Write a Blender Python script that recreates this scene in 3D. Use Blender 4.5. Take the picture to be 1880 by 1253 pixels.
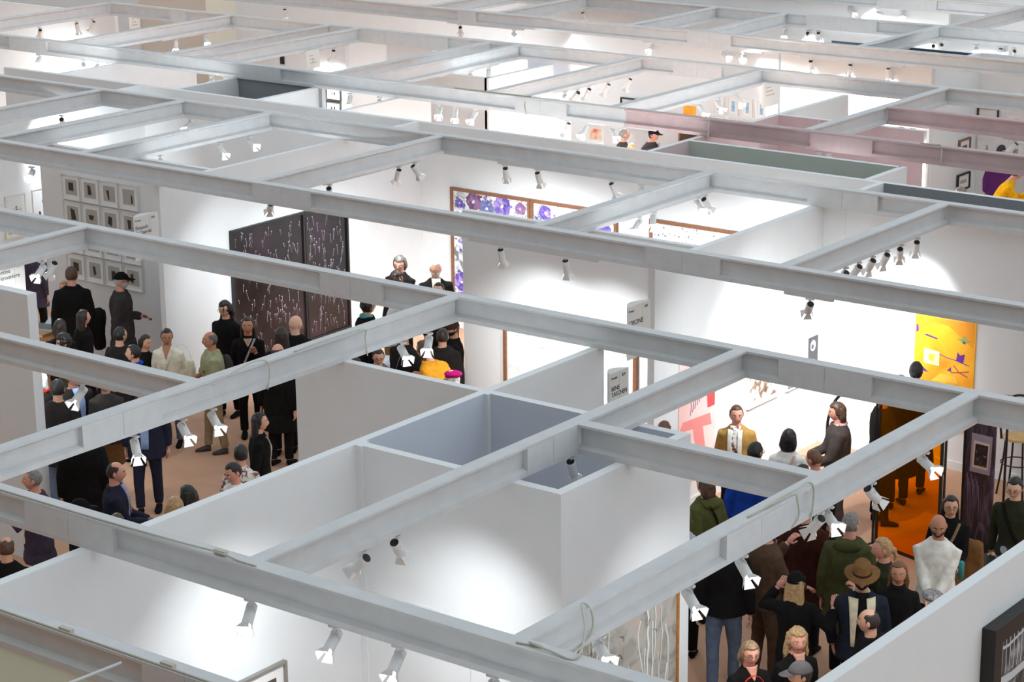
import bpy, bmesh, math, random
from mathutils import Vector, Matrix, noise
import numpy as np
random.seed(7)
S = bpy.context.scene
for o in list(bpy.data.objects): bpy.data.objects.remove(o)
COL = S.collection
# ------------------------------------------------------------------ camera
FPX, PITCH, ROLL, YAW, CAMZ = 4095.5, 0.278785, 0.0103066, -0.652954, 10.0
_fw = np.array([math.sin(YAW)*math.cos(PITCH), math.cos(YAW)*math.cos(PITCH), -math.sin(PITCH)])
_rt = np.array([math.cos(YAW), -math.sin(YAW), 0.0]); _dn = np.cross(_fw, _rt)
RT = _rt*math.cos(ROLL)+_dn*math.sin(ROLL); DN = -_rt*math.sin(ROLL)+_dn*math.cos(ROLL); FW = _fw
cam = bpy.data.cameras.new('camera'); camo = bpy.data.objects.new('camera', cam); COL.objects.link(camo)
cam.sensor_width = 36; cam.lens = FPX/1880*36; cam.clip_end = 400
m = Matrix.Identity(4)
for i in range(3):
    m[i][0] = RT[i]; m[i][1] = -DN[i]; m[i][2] = -FW[i]
m[2][3] = CAMZ
camo.matrix_world = m
S.camera = camo
# ------------------------------------------------------------------ world + exposure
S.view_settings.view_transform = 'Standard'; S.view_settings.look = 'None'
S.view_settings.gamma = 1; S.view_settings.use_curve_mapping = False
S.view_settings.exposure = 0.0
W = bpy.data.worlds.new('hall_daylight'); S.world = W; W.use_nodes = True
W.node_tree.nodes['Background'].inputs[0].default_value = (0.85, 0.94, 1.0, 1)
W.node_tree.nodes['Background'].inputs[1].default_value = 0.78
SPOT_E = 190.0
# soft daylight falling through the glass roof of the hall, stronger from the right hand side
ld = bpy.data.lights.new('roof_daylight', 'SUN'); ld.energy = 0.55; ld.angle = math.radians(100); ld.color = (0.93, 0.97, 1.0)
lo = bpy.data.objects.new('roof_daylight', ld); COL.objects.link(lo); lo.location = (0, 20, 30)
lo.rotation_euler = Vector((.75, .25, .62)).to_track_quat('Z', 'Y').to_euler()
# ------------------------------------------------------------------ where photo points meet real planes
def ray(px, py): return RT*((px-940)/FPX)+DN*((py-626.5)/FPX)+FW
def onZ(px, py, z):
    d = ray(px, py); t = (z-CAMZ)/d[2]; return (d[0]*t, d[1]*t)
def onA(px, py, y):
    d = ray(px, py); t = y/d[1]; return (d[0]*t, CAMZ+d[2]*t)
def onB(px, py, x):
    d = ray(px, py); t = x/d[0]; return (d[1]*t, CAMZ+d[2]*t)
# ------------------------------------------------------------------ materials
MATS = {}
def mat(name, col, rough=0.6, var=0.0, scale=8.0, bump=0.0, metal=0.0, emit=0.0, col2=None, spec=None):
    if name in MATS: return MATS[name]
    m = bpy.data.materials.new(name); m.use_nodes = True; nt = m.node_tree; b = nt.nodes['Principled BSDF']
    b.inputs['Roughness'].default_value = rough; b.inputs['Metallic'].default_value = metal
    b.inputs['Base Color'].default_value = (*col, 1)
    if spec is not None: b.inputs['Specular IOR Level'].default_value = spec
    if var or col2 or bump:
        tc = nt.nodes.new('ShaderNodeTexCoord'); n = nt.nodes.new('ShaderNodeTexNoise')
        n.inputs['Scale'].default_value = scale; n.inputs['Detail'].default_value = 5
        nt.links.new(tc.outputs['Object'], n.inputs['Vector'])
        if var or col2:
            r = nt.nodes.new('ShaderNodeValToRGB'); nt.links.new(n.outputs['Fac'], r.inputs[0])
            r.color_ramp.elements[0].position = .35; r.color_ramp.elements[1].position = .65
            r.color_ramp.elements[0].color = (*(col if col2 else [c*(1-var) for c in col]), 1)
            r.color_ramp.elements[1].color = (*(col2 if col2 else [min(1, c*(1+var)) for c in col]), 1)
            nt.links.new(r.outputs[0], b.inputs['Base Color'])
        if bump:
            bp = nt.nodes.new('ShaderNodeBump'); bp.inputs['Strength'].default_value = bump; bp.inputs['Distance'].default_value = .01
            nt.links.new(n.outputs['Fac'], bp.inputs['Height']); nt.links.new(bp.outputs[0], b.inputs['Normal'])
    if emit:
        b.inputs['Emission Color'].default_value = (*col, 1); b.inputs['Emission Strength'].default_value = emit
    MATS[name] = m; return m
def ramp_mat(name, stops, scale=6, detail=6, dist=0.0, rough=.6, kind='noise', stretch=(1, 1, 1)):
    if name in MATS: return MATS[name]
    m = bpy.data.materials.new(name); m.use_nodes = True; nt = m.node_tree; b = nt.nodes['Principled BSDF']
    b.inputs['Roughness'].default_value = rough
    tc = nt.nodes.new('ShaderNodeTexCoord'); mp = nt.nodes.new('ShaderNodeMapping'); mp.inputs['Scale'].default_value = stretch
    nt.links.new(tc.outputs['Object'], mp.inputs[0])
    if kind == 'noise':
        n = nt.nodes.new('ShaderNodeTexNoise'); n.inputs['Detail'].default_value = detail; n.inputs['Distortion'].default_value = dist; out = n.outputs['Fac']
    elif kind == 'wave':
        n = nt.nodes.new('ShaderNodeTexWave'); n.inputs['Distortion'].default_value = dist; n.inputs['Detail'].default_value = detail; out = n.outputs['Fac']
    else:
        n = nt.nodes.new('ShaderNodeTexVoronoi'); out = n.outputs['Distance']
    n.inputs['Scale'].default_value = scale
    nt.links.new(mp.outputs[0], n.inputs['Vector'])
    r = nt.nodes.new('ShaderNodeValToRGB'); nt.links.new(out, r.inputs[0]); cr = r.color_ramp
    while len(cr.elements) < len(stops): cr.elements.new(.5)
    for e, (p, c) in zip(cr.elements, stops): e.position = p; e.color = (*c, 1)
    nt.links.new(r.outputs[0], b.inputs['Base Color'])
    MATS[name] = m; return m
def sr(r, g, b):
    return tuple(((c/255+.055)/1.055)**2.4 if c > 10 else c/255/12.92 for c in (r, g, b))
WHITE = mat('white_wall_paint', (.78, .80, .81), .75, var=.012, scale=3, bump=.04)
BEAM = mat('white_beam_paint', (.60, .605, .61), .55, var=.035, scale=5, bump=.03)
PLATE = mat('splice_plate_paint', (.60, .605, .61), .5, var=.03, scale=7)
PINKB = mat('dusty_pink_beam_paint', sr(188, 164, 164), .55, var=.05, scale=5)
PINK = mat('pink_wall_paint', sr(214, 190, 192), .75, var=.02, scale=3)
CLOSET = mat('blue_grey_closet_paint', sr(206, 212, 222), .75, var=.02, scale=3)
CLOSETW = mat('warm_grey_closet_paint', sr(200, 198, 196), .75, var=.02, scale=3)
GREEN = mat('sage_grey_closet_paint', sr(190, 196, 186), .75, var=.02, scale=3)
DGREY = mat('slate_grey_closet_paint', sr(138, 141, 146), .75, var=.02, scale=3)
CHAR = mat('charcoal_closet_paint', sr(84, 86, 100), .75)
GWALL = mat('pale_green_wall_paint', sr(232, 243, 226), .75)
TAUPE = mat('taupe_hall_wall', sr(226, 213, 200), .8); CREAM = mat('cream_hall_wall', sr(255, 251, 234), .8)
WOOD = mat('warm_wood', sr(170, 120, 75), .5, var=.2, scale=9)
CARPET = mat('salmon_carpet', sr(196, 152, 124), .95, var=.07, scale=1.6, bump=.0)
LAMPW = mat('lamp_white_enamel', (.74, .75, .75), .35)
LAMPIN = mat('lamp_black_louvre', (.015, .013, .012), .6)
BARN = mat('barn_door_aluminium', (.78, .78, .76), .3, metal=.25)
LENS = mat('lamp_lens_glow', (1, 1, 1), .3, emit=25)
CABLE = mat('grey_white_cable', sr(190, 186, 172), .6)
BLACKM = mat('black_metal', (.01, .01, .01), .35)
BLACK = mat('black_paint', (.012, .011, .010), .5)
SILVER = mat('silver_frame', sr(150, 146, 140), .35, metal=.5)
BROWNF = mat('walnut_frame', sr(132, 88, 62), .5, var=.12, scale=20)
MAT_W = mat('white_mat_board', (.85, .85, .84), .8)
INK = mat('dark_ink', (.03, .03, .03), .7)
GREYP = mat('grey_print', sr(176, 172, 166), .6)
# ------------------------------------------------------------------ mesh helpers
def tag(o, label=None, cat=None, group=None, kind=None):
    if label: o['label'] = label
    if cat: o['category'] = cat
    if group: o['group'] = group
    if kind: o['kind'] = kind
    return o
def empty(name, loc, rz=0.0):
    o = bpy.data.objects.new(name, None); COL.objects.link(o); o.empty_display_size = .1
    o.location = loc; o.rotation_euler = (0, 0, rz); return o
class MB:
    def __init__(s): s.v = []; s.f = []; s.m = []
    def box(s, a, b, mi=0, mx=None):
        x0, y0, z0 = a; x1, y1, z1 = b; n = len(s.v)
        for p in ((x0,y0,z0),(x1,y0,z0),(x1,y1,z0),(x0,y1,z0),(x0,y0,z1),(x1,y0,z1),(x1,y1,z1),(x0,y1,z1)):
            p = Vector(p); s.v.append(mx@p if mx else p)
        fs = ((0,3,2,1),(4,5,6,7),(0,1,5,4),(1,2,6,5),(2,3,7,6),(3,0,4,7))
        for k, q in enumerate(fs):
            s.f.append(tuple(n+i for i in q)); s.m.append(mi[k] if isinstance(mi, (list, tuple)) else mi)
        return s
    def loft(s, rings, mi=0, cap=True):
        n = len(s.v); k = len(rings[0])
        for r in rings: s.v += [Vector(p) for p in r]
        for i in range(len(rings)-1):
            for j in range(k):
                a = n+i*k+j; b = n+i*k+(j+1) % k
                s.f.append((a, b, b+k, a+k)); s.m.append(mi)
        if cap:
            s.f.append(tuple(n+k-1-j for j in range(k))); s.m.append(mi)
            s.f.append(tuple(n+(len(rings)-1)*k+j for j in range(k))); s.m.append(mi)
        return s
    def tube(s, pts, r, n=8, mi=0):
        pts = [Vector(p) for p in pts]; rings = []
        up = None
        for i, p in enumerate(pts):
            d = (pts[min(i+1, len(pts)-1)]-pts[max(i-1, 0)])
            if d.length < 1e-7: d = Vector((0, 0, 1))
            d.normalize()
            if up is None: up = Vector((0, 0, 1)) if abs(d.z) < .9 else Vector((1, 0, 0))
            u = up-d*up.dot(d)
            if u.length < 1e-5: u = Vector((0, 1, 0)).cross(d)
            u.normalize(); up = u; w = d.cross(u)
            rr = r[i] if isinstance(r, (list, tuple)) else r
            if not isinstance(rr, (list, tuple)): rr = (rr, rr)
            rings.append([p+u*(math.cos(2*math.pi*j/n)*rr[0])+w*(math.sin(2*math.pi*j/n)*rr[1]) for j in range(n)])
        return s.loft(rings, mi)
    def ell(s, c, r, nu=14, nv=9, mi=0, mx=None):
        c = Vector(c); rings = []
        for i in range(nv+1):
            t = math.pi*(i/nv); t = min(max(t, .02), math.pi-.02)
            ring = []
            for j in range(nu):
                a = 2*math.pi*j/nu
                p = Vector((r[0]*math.sin(t)*math.cos(a), r[1]*math.sin(t)*math.sin(a), -r[2]*math.cos(t)))
                if mx: p = mx@p
                ring.append(c+p)
            rings.append(ring)
        return s.loft(rings, mi)
    def poly(s, pts, mi=0):
        n = len(s.v); s.v += [Vector(p) for p in pts]; s.f.append(tuple(range(n, n+len(pts)))); s.m.append(mi); return s
    def mesh(s, name, mats, smooth=False):
        me = bpy.data.meshes.new(name); me.from_pydata([tuple(v) for v in s.v], [], s.f)
        mats = mats if isinstance(mats, (list, tuple)) else [mats]
        for m_ in mats: me.materials.append(m_)
        me.polygons.foreach_set('material_index', s.m)
        if smooth: me.polygons.foreach_set('use_smooth', [True]*len(s.f))
        me.update(); return me
    def build(s, name, mats, parent=None, smooth=False, bevel=0.0):
        me = s.mesh(name, mats, smooth)
        o = bpy.data.objects.new(name, me); COL.objects.link(o)
        if parent: o.parent = parent
        if bevel:
            b = o.modifiers.new('bevel', 'BEVEL'); b.width = bevel; b.segments = 2; b.limit_method = 'ANGLE'
        return o
# ------------------------------------------------------------------ floor
fl = MB().box((-75, -7, -.05), (15, 90, 0)).build('floor', CARPET); tag(fl, kind='structure')
# unseen wall added behind the camera, blocks sky light to darken near faces
tag(MB().box((-45, -7, 0), (35, -6.6, 26)).build('wall_added_shade', mat('shade_wall_grey', sr(160, 156, 148), .8)), kind='structure')
# ------------------------------------------------------------------ walls
ZW, ZB = 3.39, 3.67
NW = {}
def wname(side):
    return 'wall_'+side
def wallA(y, x0, x1, side, front=WHITE, back=WHITE, th=.1, h=ZW, seams=()):
    b = MB(); b.box((x0, y, 0), (x1, y+th, h), mi=[0, 0, 1, 0, 2, 0])
    for sx in seams: b.box((sx-.008, y-.004, 0), (sx+.008, y, h), mi=0)
    o = b.build(wname(side), [WHITE, front, back]); tag(o, kind='structure'); return o
def wallB(x, y0, y1, side, front=WHITE, back=WHITE, th=.1, h=ZW, seams=()):
    b = MB(); b.box((x-th, y0, 0), (x, y1, h), mi=[0, 0, 0, 1, 0, 2])
    for sy in seams: b.box((x, sy-.008, 0), (x+.004, sy+.008, h), mi=0)
    o = b.build(wname(side), [WHITE, front, back]); tag(o, kind='structure'); return o
wallA(9.72, -13.6, -6, 'front', front=GWALL)
wallA(14.73, -13.1, -10.75, 'storage_front', back=CLOSETW)
wallA(16.70, -15.69, -13.2, 'storage_back')
wallA(16.70, -13.1, -10.85, 'storage_back', front=CLOSET)
wallB(-13.1, 9.82, 14.83, 'left')
wallB(-13.1, 14.83, 16.80, 'storage_left', front=CLOSET)
wallB(-13.1, 16.80, 18.74, 'left')
wallB(-10.75, 14.83, 16.80, 'storage_right', back=CLOSET)
wallB(-6.95, 9.82, 17.2, 'right')
wallA(16.62, -26, -19.85, 'far_left', th=.14)
wallA(23.1, -27.05, -23.3, 'picture_grid')
wallB(-23.2, 21.99, 27.88, 'left_booth')
wallA(23.1, -18.5, -14.75, 'centre')
wallB(-14.65, 22.04, 26.17, 'right_booth')
wallB(-14.65, 26.27, 27.88, 'passage_right')
wallA(26.17, -14.65, -7.5, 'back_right', seams=(-14.31,), back=CLOSETW)
wallA(27.88, -33.5, -14.65, 'passage_back', back=WHITE)
wallA(27.88, -14.65, -8, 'passage_back', front=DGREY)
wallB(-29.7, 20.5, 27.88, 'far_left_booth')
wallB(-18.66, 27.98, 31.84, 'pink_left', front=PINK)
wallB(-18.66, 31.84, 34.1, 'pink_left')
wallA(29.0, -18.66, -15.0, 'green_closet', front=GREEN)
wallB(-14.92, 27.98, 29.1, 'green_closet_right', front=WHITE, back=GREEN)
wallA(31.74, -18.66, -16.0, 'pink_back', front=PINK, seams=(-17.9,))
wallA(39.7, -18.88, -9, 'photo_back')
wallB(-31.98, 27.98, 31.5, 'far_booth')
wallB(-28.87, 27.98, 29.5, 'dark_closet_left')
wallA(29.5, -28.97, -26.8, 'dark_closet_back', front=DGREY)
wallB(-26.88, 27.98, 29.6, 'dark_closet_right', back=DGREY)
wallB(-24.93, 27.98, 30.3, 'mid_closet')
wallA(32.0, -27.1, -25.0, 'mid_closet_back', front=CLOSETW)
wallB(-24.95, 32.0, 34.0, 'mid_closet_right')
wallA(34.32, -25.8, -24.85, 'mid_grey', front=CLOSET)
wallA(34.4, -45, -37.42, 'far_end_left')
wallA(37.7, -27.2, -22.2, 'far_white')
wallA(34.34, -31.4, -30.5, 'sketches'); wallA(34.34, -29.4, -28.2, 'sketches')
wallA(41.1, -40.2, -24.1, 'hall_white', h=3.39, seams=(-31.52,))
wallA(37.7, -22.15, -18.9, 'far_grey', back=CHAR, front=mat('pale_grey_wall_paint', sr(225, 222, 218), .75))
wallB(-18.88, 37.8, 39.7, 'far_grey_side')
wallA(39.6, -22.1, -21.2, 'dark_niche', front=CHAR); wallA(39.6, -20.4, -19.0, 'dark_niche', front=CHAR)
wallB(-21.25, 37.8, 39.6, 'niche_side'); wallB(-20.35, 37.8, 39.6, 'niche_side')
wallA(41.1, -24.0, -19, 'hall_right')
wallA(46.5, -40, -10, 'hall_far_right', h=5)
wallA(44.6, -30, -22, 'hall_mid')
# tall panels of the hall behind the booths
for (xa, xb, mt) in ((-47.9, -41.2, TAUPE), (-41.2, -39.0, CREAM), (-39.0, -35.95, TAUPE)):
    pass
def tall(px0, px1, mt, y):
    a = onA(px0, 60, y)[0]; b = onA(px1, 60, y)[0]
    o = MB().box((a, y, 0), (b, y+.3, 6.5)).build('wall_hall_panel', mt); tag(o, kind='structure')
tall(-200, 255, WHITE, 41.9); tall(255, 380, TAUPE, 42.0); tall(380, 492, CREAM, 41.8); tall(493, 663, TAUPE, 42.0); tall(663, 760, mat('pale_hall_wall', sr(238, 234, 230), .8), 42.1)
# baseboards of the booth walls whose foot shows
def bbA(y, x0, x1): tag(MB().box((x0, y-.015, 0), (x1, y, .12)).build('baseboard_back', WHITE), kind='structure')
def bbB(x, y0, y1): tag(MB().box((x, y0, 0), (x+.015, y1, .12)).build('baseboard_left', WHITE), kind='structure')
bbA(26.17, -14.63, -7.5); bbB(-29.7, 20.5, 27.8); bbB(-14.65, 22.04, 26.15)
# door trim on the storage front wall
tag(MB().box((-13.08, 14.715, 1.9), (-12.1, 14.73, 1.97)).box((-13.1, 14.71, 0), (-13.02, 14.73, ZW)).box((-11.85, 14.715, 0), (-11.78, 14.73, 1.97)).build('trim_1', WHITE), kind='structure')
tag(MB().box((-13.1, 16.66, 0), (-13.05, 16.70, ZW)).box((-13.1, 14.83, 0), (-13.06, 14.87, ZW)).build('trim_2', WHITE), kind='structure')
# slender post before the right booth
xz = onA(1236, 700, 22.6)
pst = MB().box((-.035, -.035, 0), (.035, .035, 2.3)).build('display_post', mat('grey_post', sr(190, 192, 190), .5))
pst.location = (xz[0], 22.6, 0); tag(pst, 'slender pale grey upright post beside the pink painting', 'post')
# ------------------------------------------------------------------ beams
BEAMS = {}
ORD = ['first', 'second', 'third', 'fourth', 'fifth', 'sixth', 'seventh', 'eighth', 'ninth', 'tenth', 'eleventh', 'twelfth', 'thirteenth', 'fourteenth', 'fifteenth', 'sixteenth', 'seventeenth']
BW = .15
def beam(kind, v, a, b, label, mt=BEAM, plates=(), tracks=(), group=None):
    L = b-a; z0, z1 = ZW, ZB
    # profile across (u from near face 0 to BW), I section
    prof = [(0, z1), (BW, z1), (BW, z1-.022), (BW-.05, z1-.05), (BW-.055, z0+.075), (BW, z0+.05), (BW, z0), (0, z0), (0, z0+.05), (.055, z0+.075), (.05, z1-.05), (0, z1-.022)]
    if kind == 'A': root = empty('roof_beam', (a, v, 0)); P = lambda t, u, z: (t, u, z)
    else: root = empty('roof_beam', (v, a, 0)); P = lambda t, u, z: (-u, t, z)
    root.location.z = 0
    mb = MB(); mb.loft([[P(0, u, z) for u, z in prof], [P(L, u, z) for u, z in prof]])
    mb.build('rail', mt, root)
    for (p0, p1) in plates:
        q = MB(); t0, t1 = p0-a, p1-a; mid = (t0+t1)/2
        def bx(ta, tb, ua, ub, za, zb):
            x0, y0, _ = P(ta, ua, 0); x1, y1, _ = P(tb, ub, 0)
            q.box((min(x0, x1), min(y0, y1), za), (max(x0, x1), max(y0, y1), zb))
        bx(t0, mid-.002, -.004, .054, z0+.03, z1-.023); bx(mid+.002, t1, -.004, .054, z0+.03, z1-.023)
        q.build('splice_plate', PLATE if mt is BEAM else mt, root)
    for (p0, p1) in tracks:
        q = MB(); t0, t1 = p0-a, p1-a
        cu = .02 if v in (21.84, 26.0, 37.5) else BW/2; x0, y0, _ = P(t0, cu-.018, 0); x1, y1, _ = P(t1, cu+.018, 0)
        q.box((min(x0, x1), min(y0, y1), z0-.035), (max(x0, x1), max(y0, y1), z0))
        q.build('light_track', BEAM, root)
    tag(root, label, 'beam', 'overhead booth beams' if group is None else group)
    BEAMS[(kind, v)] = root; return root
def ax(px, y): return onA(px, 0, y)[0] if False else [onA(px, py, y) for py in range(-200, 1400, 8)]
def Ax(px, y, z=ZB):           # x on the line (y,z) seen at column px
    lo, hi = -60.0, 5.0
    for _ in range(50):
        mid = (lo+hi)/2; c = np.array([mid, y, z-CAMZ]); q = 940+FPX*(c@RT)/(c@FW)
        if q < px: lo = mid
        else: hi = mid
    return lo
def By(px, x, z=ZB):
    lo, hi = 1.0, 70.0
    for _ in range(50):
        mid = (lo+hi)/2; c = np.array([x, mid, z-CAMZ]); q = 940+FPX*(c@RT)/(c@FW)
        if q < px: lo = mid
        else: hi = mid
    return lo
def pl(y, *ps): return [(Ax(p, y), Ax(q, y)) for p, q in ps]
def pb(x, *ps): return [(By(p, x), By(q, x)) for p, q in ps]
AB = [(9.70, -13.6, -6.0, dict(plates=pl(9.7, (260, 420)), tracks=[])),
      (11.42, -16.5, -5.5, dict(plates=pl(11.42, (44, 206)), tracks=pl(11.42, (372, 545), (555, 700), (700, 1000)))),
      (14.58, -19.5, -15.14, dict(plates=pl(14.58,), tracks=pl(14.58, (120, 200)))),
      (15.71, -11.27, -8.86, dict()),
      (18.63, -26.0, -5.5, dict(plates=pl(18.63, (587, 700), (1430, 1601)))),
      (21.84, -31.0, -6.0, dict(plates=pl(21.84, (463, 570), (1185, 1322)), tracks=pl(21.84, (858, 1097), (1440, 1530)))),
      (26.0, -36.0, -9.0, dict(plates=pl(26.0, (1483, 1612)), tracks=pl(26.0, (913, 1236)))),
      (29.45, -40.0, -20.2, dict(plates=pl(29.45, (16, 84), (445, 514), (945, 1040)), tracks=pl(29.45, (60, 215), (790, 900), (1020, 1200)))),
      (34.17, -37.35, -11.0, dict(plates=pl(34.17, (311, 341), (595, 822), (1236, 1325)))),
      (37.5, -38.0, -13.0, dict(plates=pl(37.5, (840, 874), (1262, 1342)), tracks=pl(37.5, (820, 960), (1180, 1400), (1470, 1660)))),
      (40.85, -31.0, -14.0, dict(plates=pl(40.85, (1480, 1610)))),
      (44.5, -28.0, -15.0, dict(plates=pl(44.5, (1610, 1720))))]
ALAB = {9.70: 'nearest long white overhead beam crossing the bottom left corner of the photo',
        11.42: 'long white overhead beam from left edge to bottom centre carrying three hanging spotlights',
        14.58: 'short white overhead beam above the left crowd ending at the diagonal cross beam',
        15.71: 'short white overhead beam above the green parka and bright blue coat',
        18.63: 'long white overhead beam passing above the middle of the whole photo',
        21.84: 'long white overhead beam just above the CIRONE blank wall with two spotlights on it',
        26.0: 'long white overhead beam above the purple flower panels',
        29.45: 'long white overhead beam in the background ending where the pink beam starts',
        34.17: 'far white overhead beam just beyond the pink beams, crossing behind them',
        37.5: 'far white overhead beam with three spotlights on the pale grey wall below it',
        40.85: 'distant white overhead beam at top right just behind the dark niches',
        44.5: 'most distant white overhead beam, cut by the top right edge'}
for v, a, b, k in AB: beam('A', v, a, b, ALAB[v], **k)
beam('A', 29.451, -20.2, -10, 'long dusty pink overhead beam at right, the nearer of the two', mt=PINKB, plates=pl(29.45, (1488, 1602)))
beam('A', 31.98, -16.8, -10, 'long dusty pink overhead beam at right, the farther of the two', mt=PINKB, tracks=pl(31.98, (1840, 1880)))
BB = [(-14.99, 11.57, 18.63, 'nearest left white cross beam carrying five lit spotlights over the left crowd', dict(plates=pb(-14.99, (150, 297)))),
      (-11.27, 11.57, 18.63, 'white cross beam over the middle storage room, beside two dark-backed spotlights', dict(plates=pb(-11.27, (968, 1062)))),
      (-8.71, 11.57, 18.63, 'nearest right white cross beam with cable, running above the right crowd', dict(plates=pb(-8.71, (1334, 1460)))),
      (-21.01, 13.5, 18.63, 'white cross beam at far left edge with two spotlights before the picture grid', {}),
      (-12.71, 21.99, 26.0, 'white cross beam at right carrying a row of six spotlights', dict(tracks=pb(-12.71, (1530, 1700)))),
      (-16.32, 21.99, 26.0, 'white cross beam passing in front of the purple flower panels', dict(tracks=pb(-16.32, (1150, 1305)))),
      (-21.16, 21.99, 26.0, 'white cross beam above the dark star picture with two spotlights near its end', dict(tracks=pb(-21.16, (600, 775)))),
      (-24.72, 21.99, 26.0, 'white cross beam at left with three spotlights over a bright white wall', {}),
      (-26.72, 21.99, 26.0, 'white cross beam left of the one with three spotlights over bright wall', {}),
      (-28.70, 21.99, 26.0, 'white cross beam at left edge, leftmost of the middle row', {}),
      (-33.55, 29.6, 34.17, 'background white cross beam at upper left above cream hall wall', dict(tracks=pb(-33.55, (300, 400)))),
      (-37.3, 29.6, 34.17, 'background white cross beam at upper left with three dark-backed spotlights', {}),
      (-30.75, 29.6, 34.17, 'background white cross beam, rear one of a close pair left of centre', {}),
      (-29.95, 29.6, 34.17, 'background white cross beam, front one of a close pair left of centre', dict(tracks=pb(-29.95, (560, 645)))),
      (-26.55, 29.6, 34.17, 'background white cross beam, rear one of a close pair at centre', {}),
      (-25.85, 29.6, 34.17, 'background white cross beam, front one of a close pair at centre', dict(tracks=pb(-25.85, (810, 920)))),
      (-23.0, 29.6, 34.17, 'background white cross beam carrying a row of spotlights right of centre', dict(tracks=pb(-23.0, (1040, 1180)))),
      (-20.42, 29.6, 34.17, 'background white cross beam above the small blue photographs', dict(tracks=pb(-20.42, (1280, 1360)))),
      (-16.8, 29.6, 34.17, 'background cross beam linking the two pink beams at right', {}),
      (-30.95, 37.65, 40.85, 'distant white cross beam at top, left of the small hanging black spotlight', {}),
      (-29.0, 37.65, 40.85, 'distant white cross beam at top centre, right of another cross beam', {}),
      (-25.6, 37.65, 40.85, 'distant white cross beam at top right of centre', {}),
      (-23.85, 37.65, 40.85, 'distant white cross beam joining above the bright lamp at top right', {}),
      (-20.3, 37.65, 40.85, 'distant white cross beam between the two dark niches', {}),
      (-20.15, 41.0, 44.5, 'distant white cross beam at the top right corner', {})]
for v, a, b, l, k in BB: beam('B', v, a, b, l, **k)
# ------------------------------------------------------------------ track spotlights
LL, LR = 0.19, 0.044
def spot_parts():
    br = MB(); br.box((-.05, -.018, -.02), (.05, .018, 0)); br.tube([(0, 0, -.02), (0, 0, -.045)], .014, 8)
    br.tube([(0, 0, -.04), (.035, 0, -.06), (.047, 0, -.10)], .006, 6); br.tube([(0, 0, -.04), (-.035, 0, -.06), (-.047, 0, -.10)], .006, 6)
    body = MB(); n = 20
    prof = [(.0, LR*.9), (.004, LR), (.05, LR), (.052, LR*.97), (.056, LR*.97), (.058, LR), (LL-.004, LR), (LL, LR*.95)]
    # body runs along -Z, its pivot a quarter of the way from the rear
    z0 = LL*.3
    body.loft([[(r*math.cos(2*math.pi*j/n), r*math.sin(2*math.pi*j/n), z0-d) for j in range(n)] for d, r in prof])
    cap = MB(); cap.loft([[(r*math.cos(2*math.pi*j/n), r*math.sin(2*math.pi*j/n), z) for j in range(n)] for r, z in ((LR*.86, z0+.0005), (LR*.86, z0+.003), (LR*.3, z0+.003), (LR*.28, z0+.008), (.004, z0+.008))], mi=0)
    cap.box((-LR*.7, -.002, z0+.003), (LR*.7, .002, z0+.006), mi=1)
    lens = MB(); lens.loft([[(r*math.cos(2*math.pi*j/n), r*math.sin(2*math.pi*j/n), z0-LL-z) for j in range(n)] for r, z in ((LR*.8, 0), (LR*.8, .002), (.003, .0025))])
    doors = []
    for k in range(4):
        a = math.pi/2*k; mx = Matrix.Rotation(a, 4, 'Z'); d = MB(); zf = z0-LL
        w0, w1 = LR*.62, LR*1.15; sp = .030; ln = .062; t = .0015
        pts = [(LR*.92, -w0, zf), (LR*.92, w0, zf), (LR*.92+sp, w1, zf-ln), (LR*.92+sp, -w1, zf-ln)]
        pts2 = [(x+t, y, z+t) for x, y, z in pts]
        d.loft([[mx@Vector(p) for p in pts], [mx@Vector(p) for p in pts2]])
        d.tube([mx@Vector((LR*.9, -w0*.8, zf+.004)), mx@Vector((LR*.9, w0*.8, zf+.004))], .004, 6)
        doors.append(d)
    return br, body, cap, lens, doors
_br, _bo, _ca, _le, _do = spot_parts()
ME = dict(br=_br.mesh('bracket', LAMPW, True), bo=_bo.mesh('lamp_body', LAMPW, True), ca=_ca.mesh('rear_cap', [LAMPIN, BLACKM]), le=_le.mesh('lens', LENS), do=[d.mesh('barn_door', BARN) for d in _do])
for p_ in ME['bo'].polygons: p_.use_smooth = True
def link(name, data, parent):
    o = bpy.data.objects.new(name, data); COL.objects.link(o); o.parent = parent; return o
LD = bpy.data.lights.new('spot_bulb', 'SPOT'); LD.energy = SPOT_E; LD.spot_size = math.radians(84); LD.spot_blend = 1.0; LD.shadow_soft_size = .03; LD.color = (.93, .975, 1.0)
LDH = LD.copy(); LDH.energy = 260; LDR = LD.copy(); LDR.energy = 200; LDM = LD.copy(); LDM.name = 'spot_bulb_mid'; LDM.energy = 360; LDM.spot_size = math.radians(112); LD2 = LD.copy(); LD2.name = 'spot_bulb_far'; LD2.energy = SPOT_E*5; LD2.spot_size = math.radians(115)
SPOTS = []   # (kind, line, mount px, rear xy, front xy, sign)   sign +1: aims away from the viewer, -1: towards
def sp(kind, line, mx, rear, front, sign=1, drop=0): SPOTS.append((kind, line, mx, rear, front, sign))
A, B_ = 'A', 'B'
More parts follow.
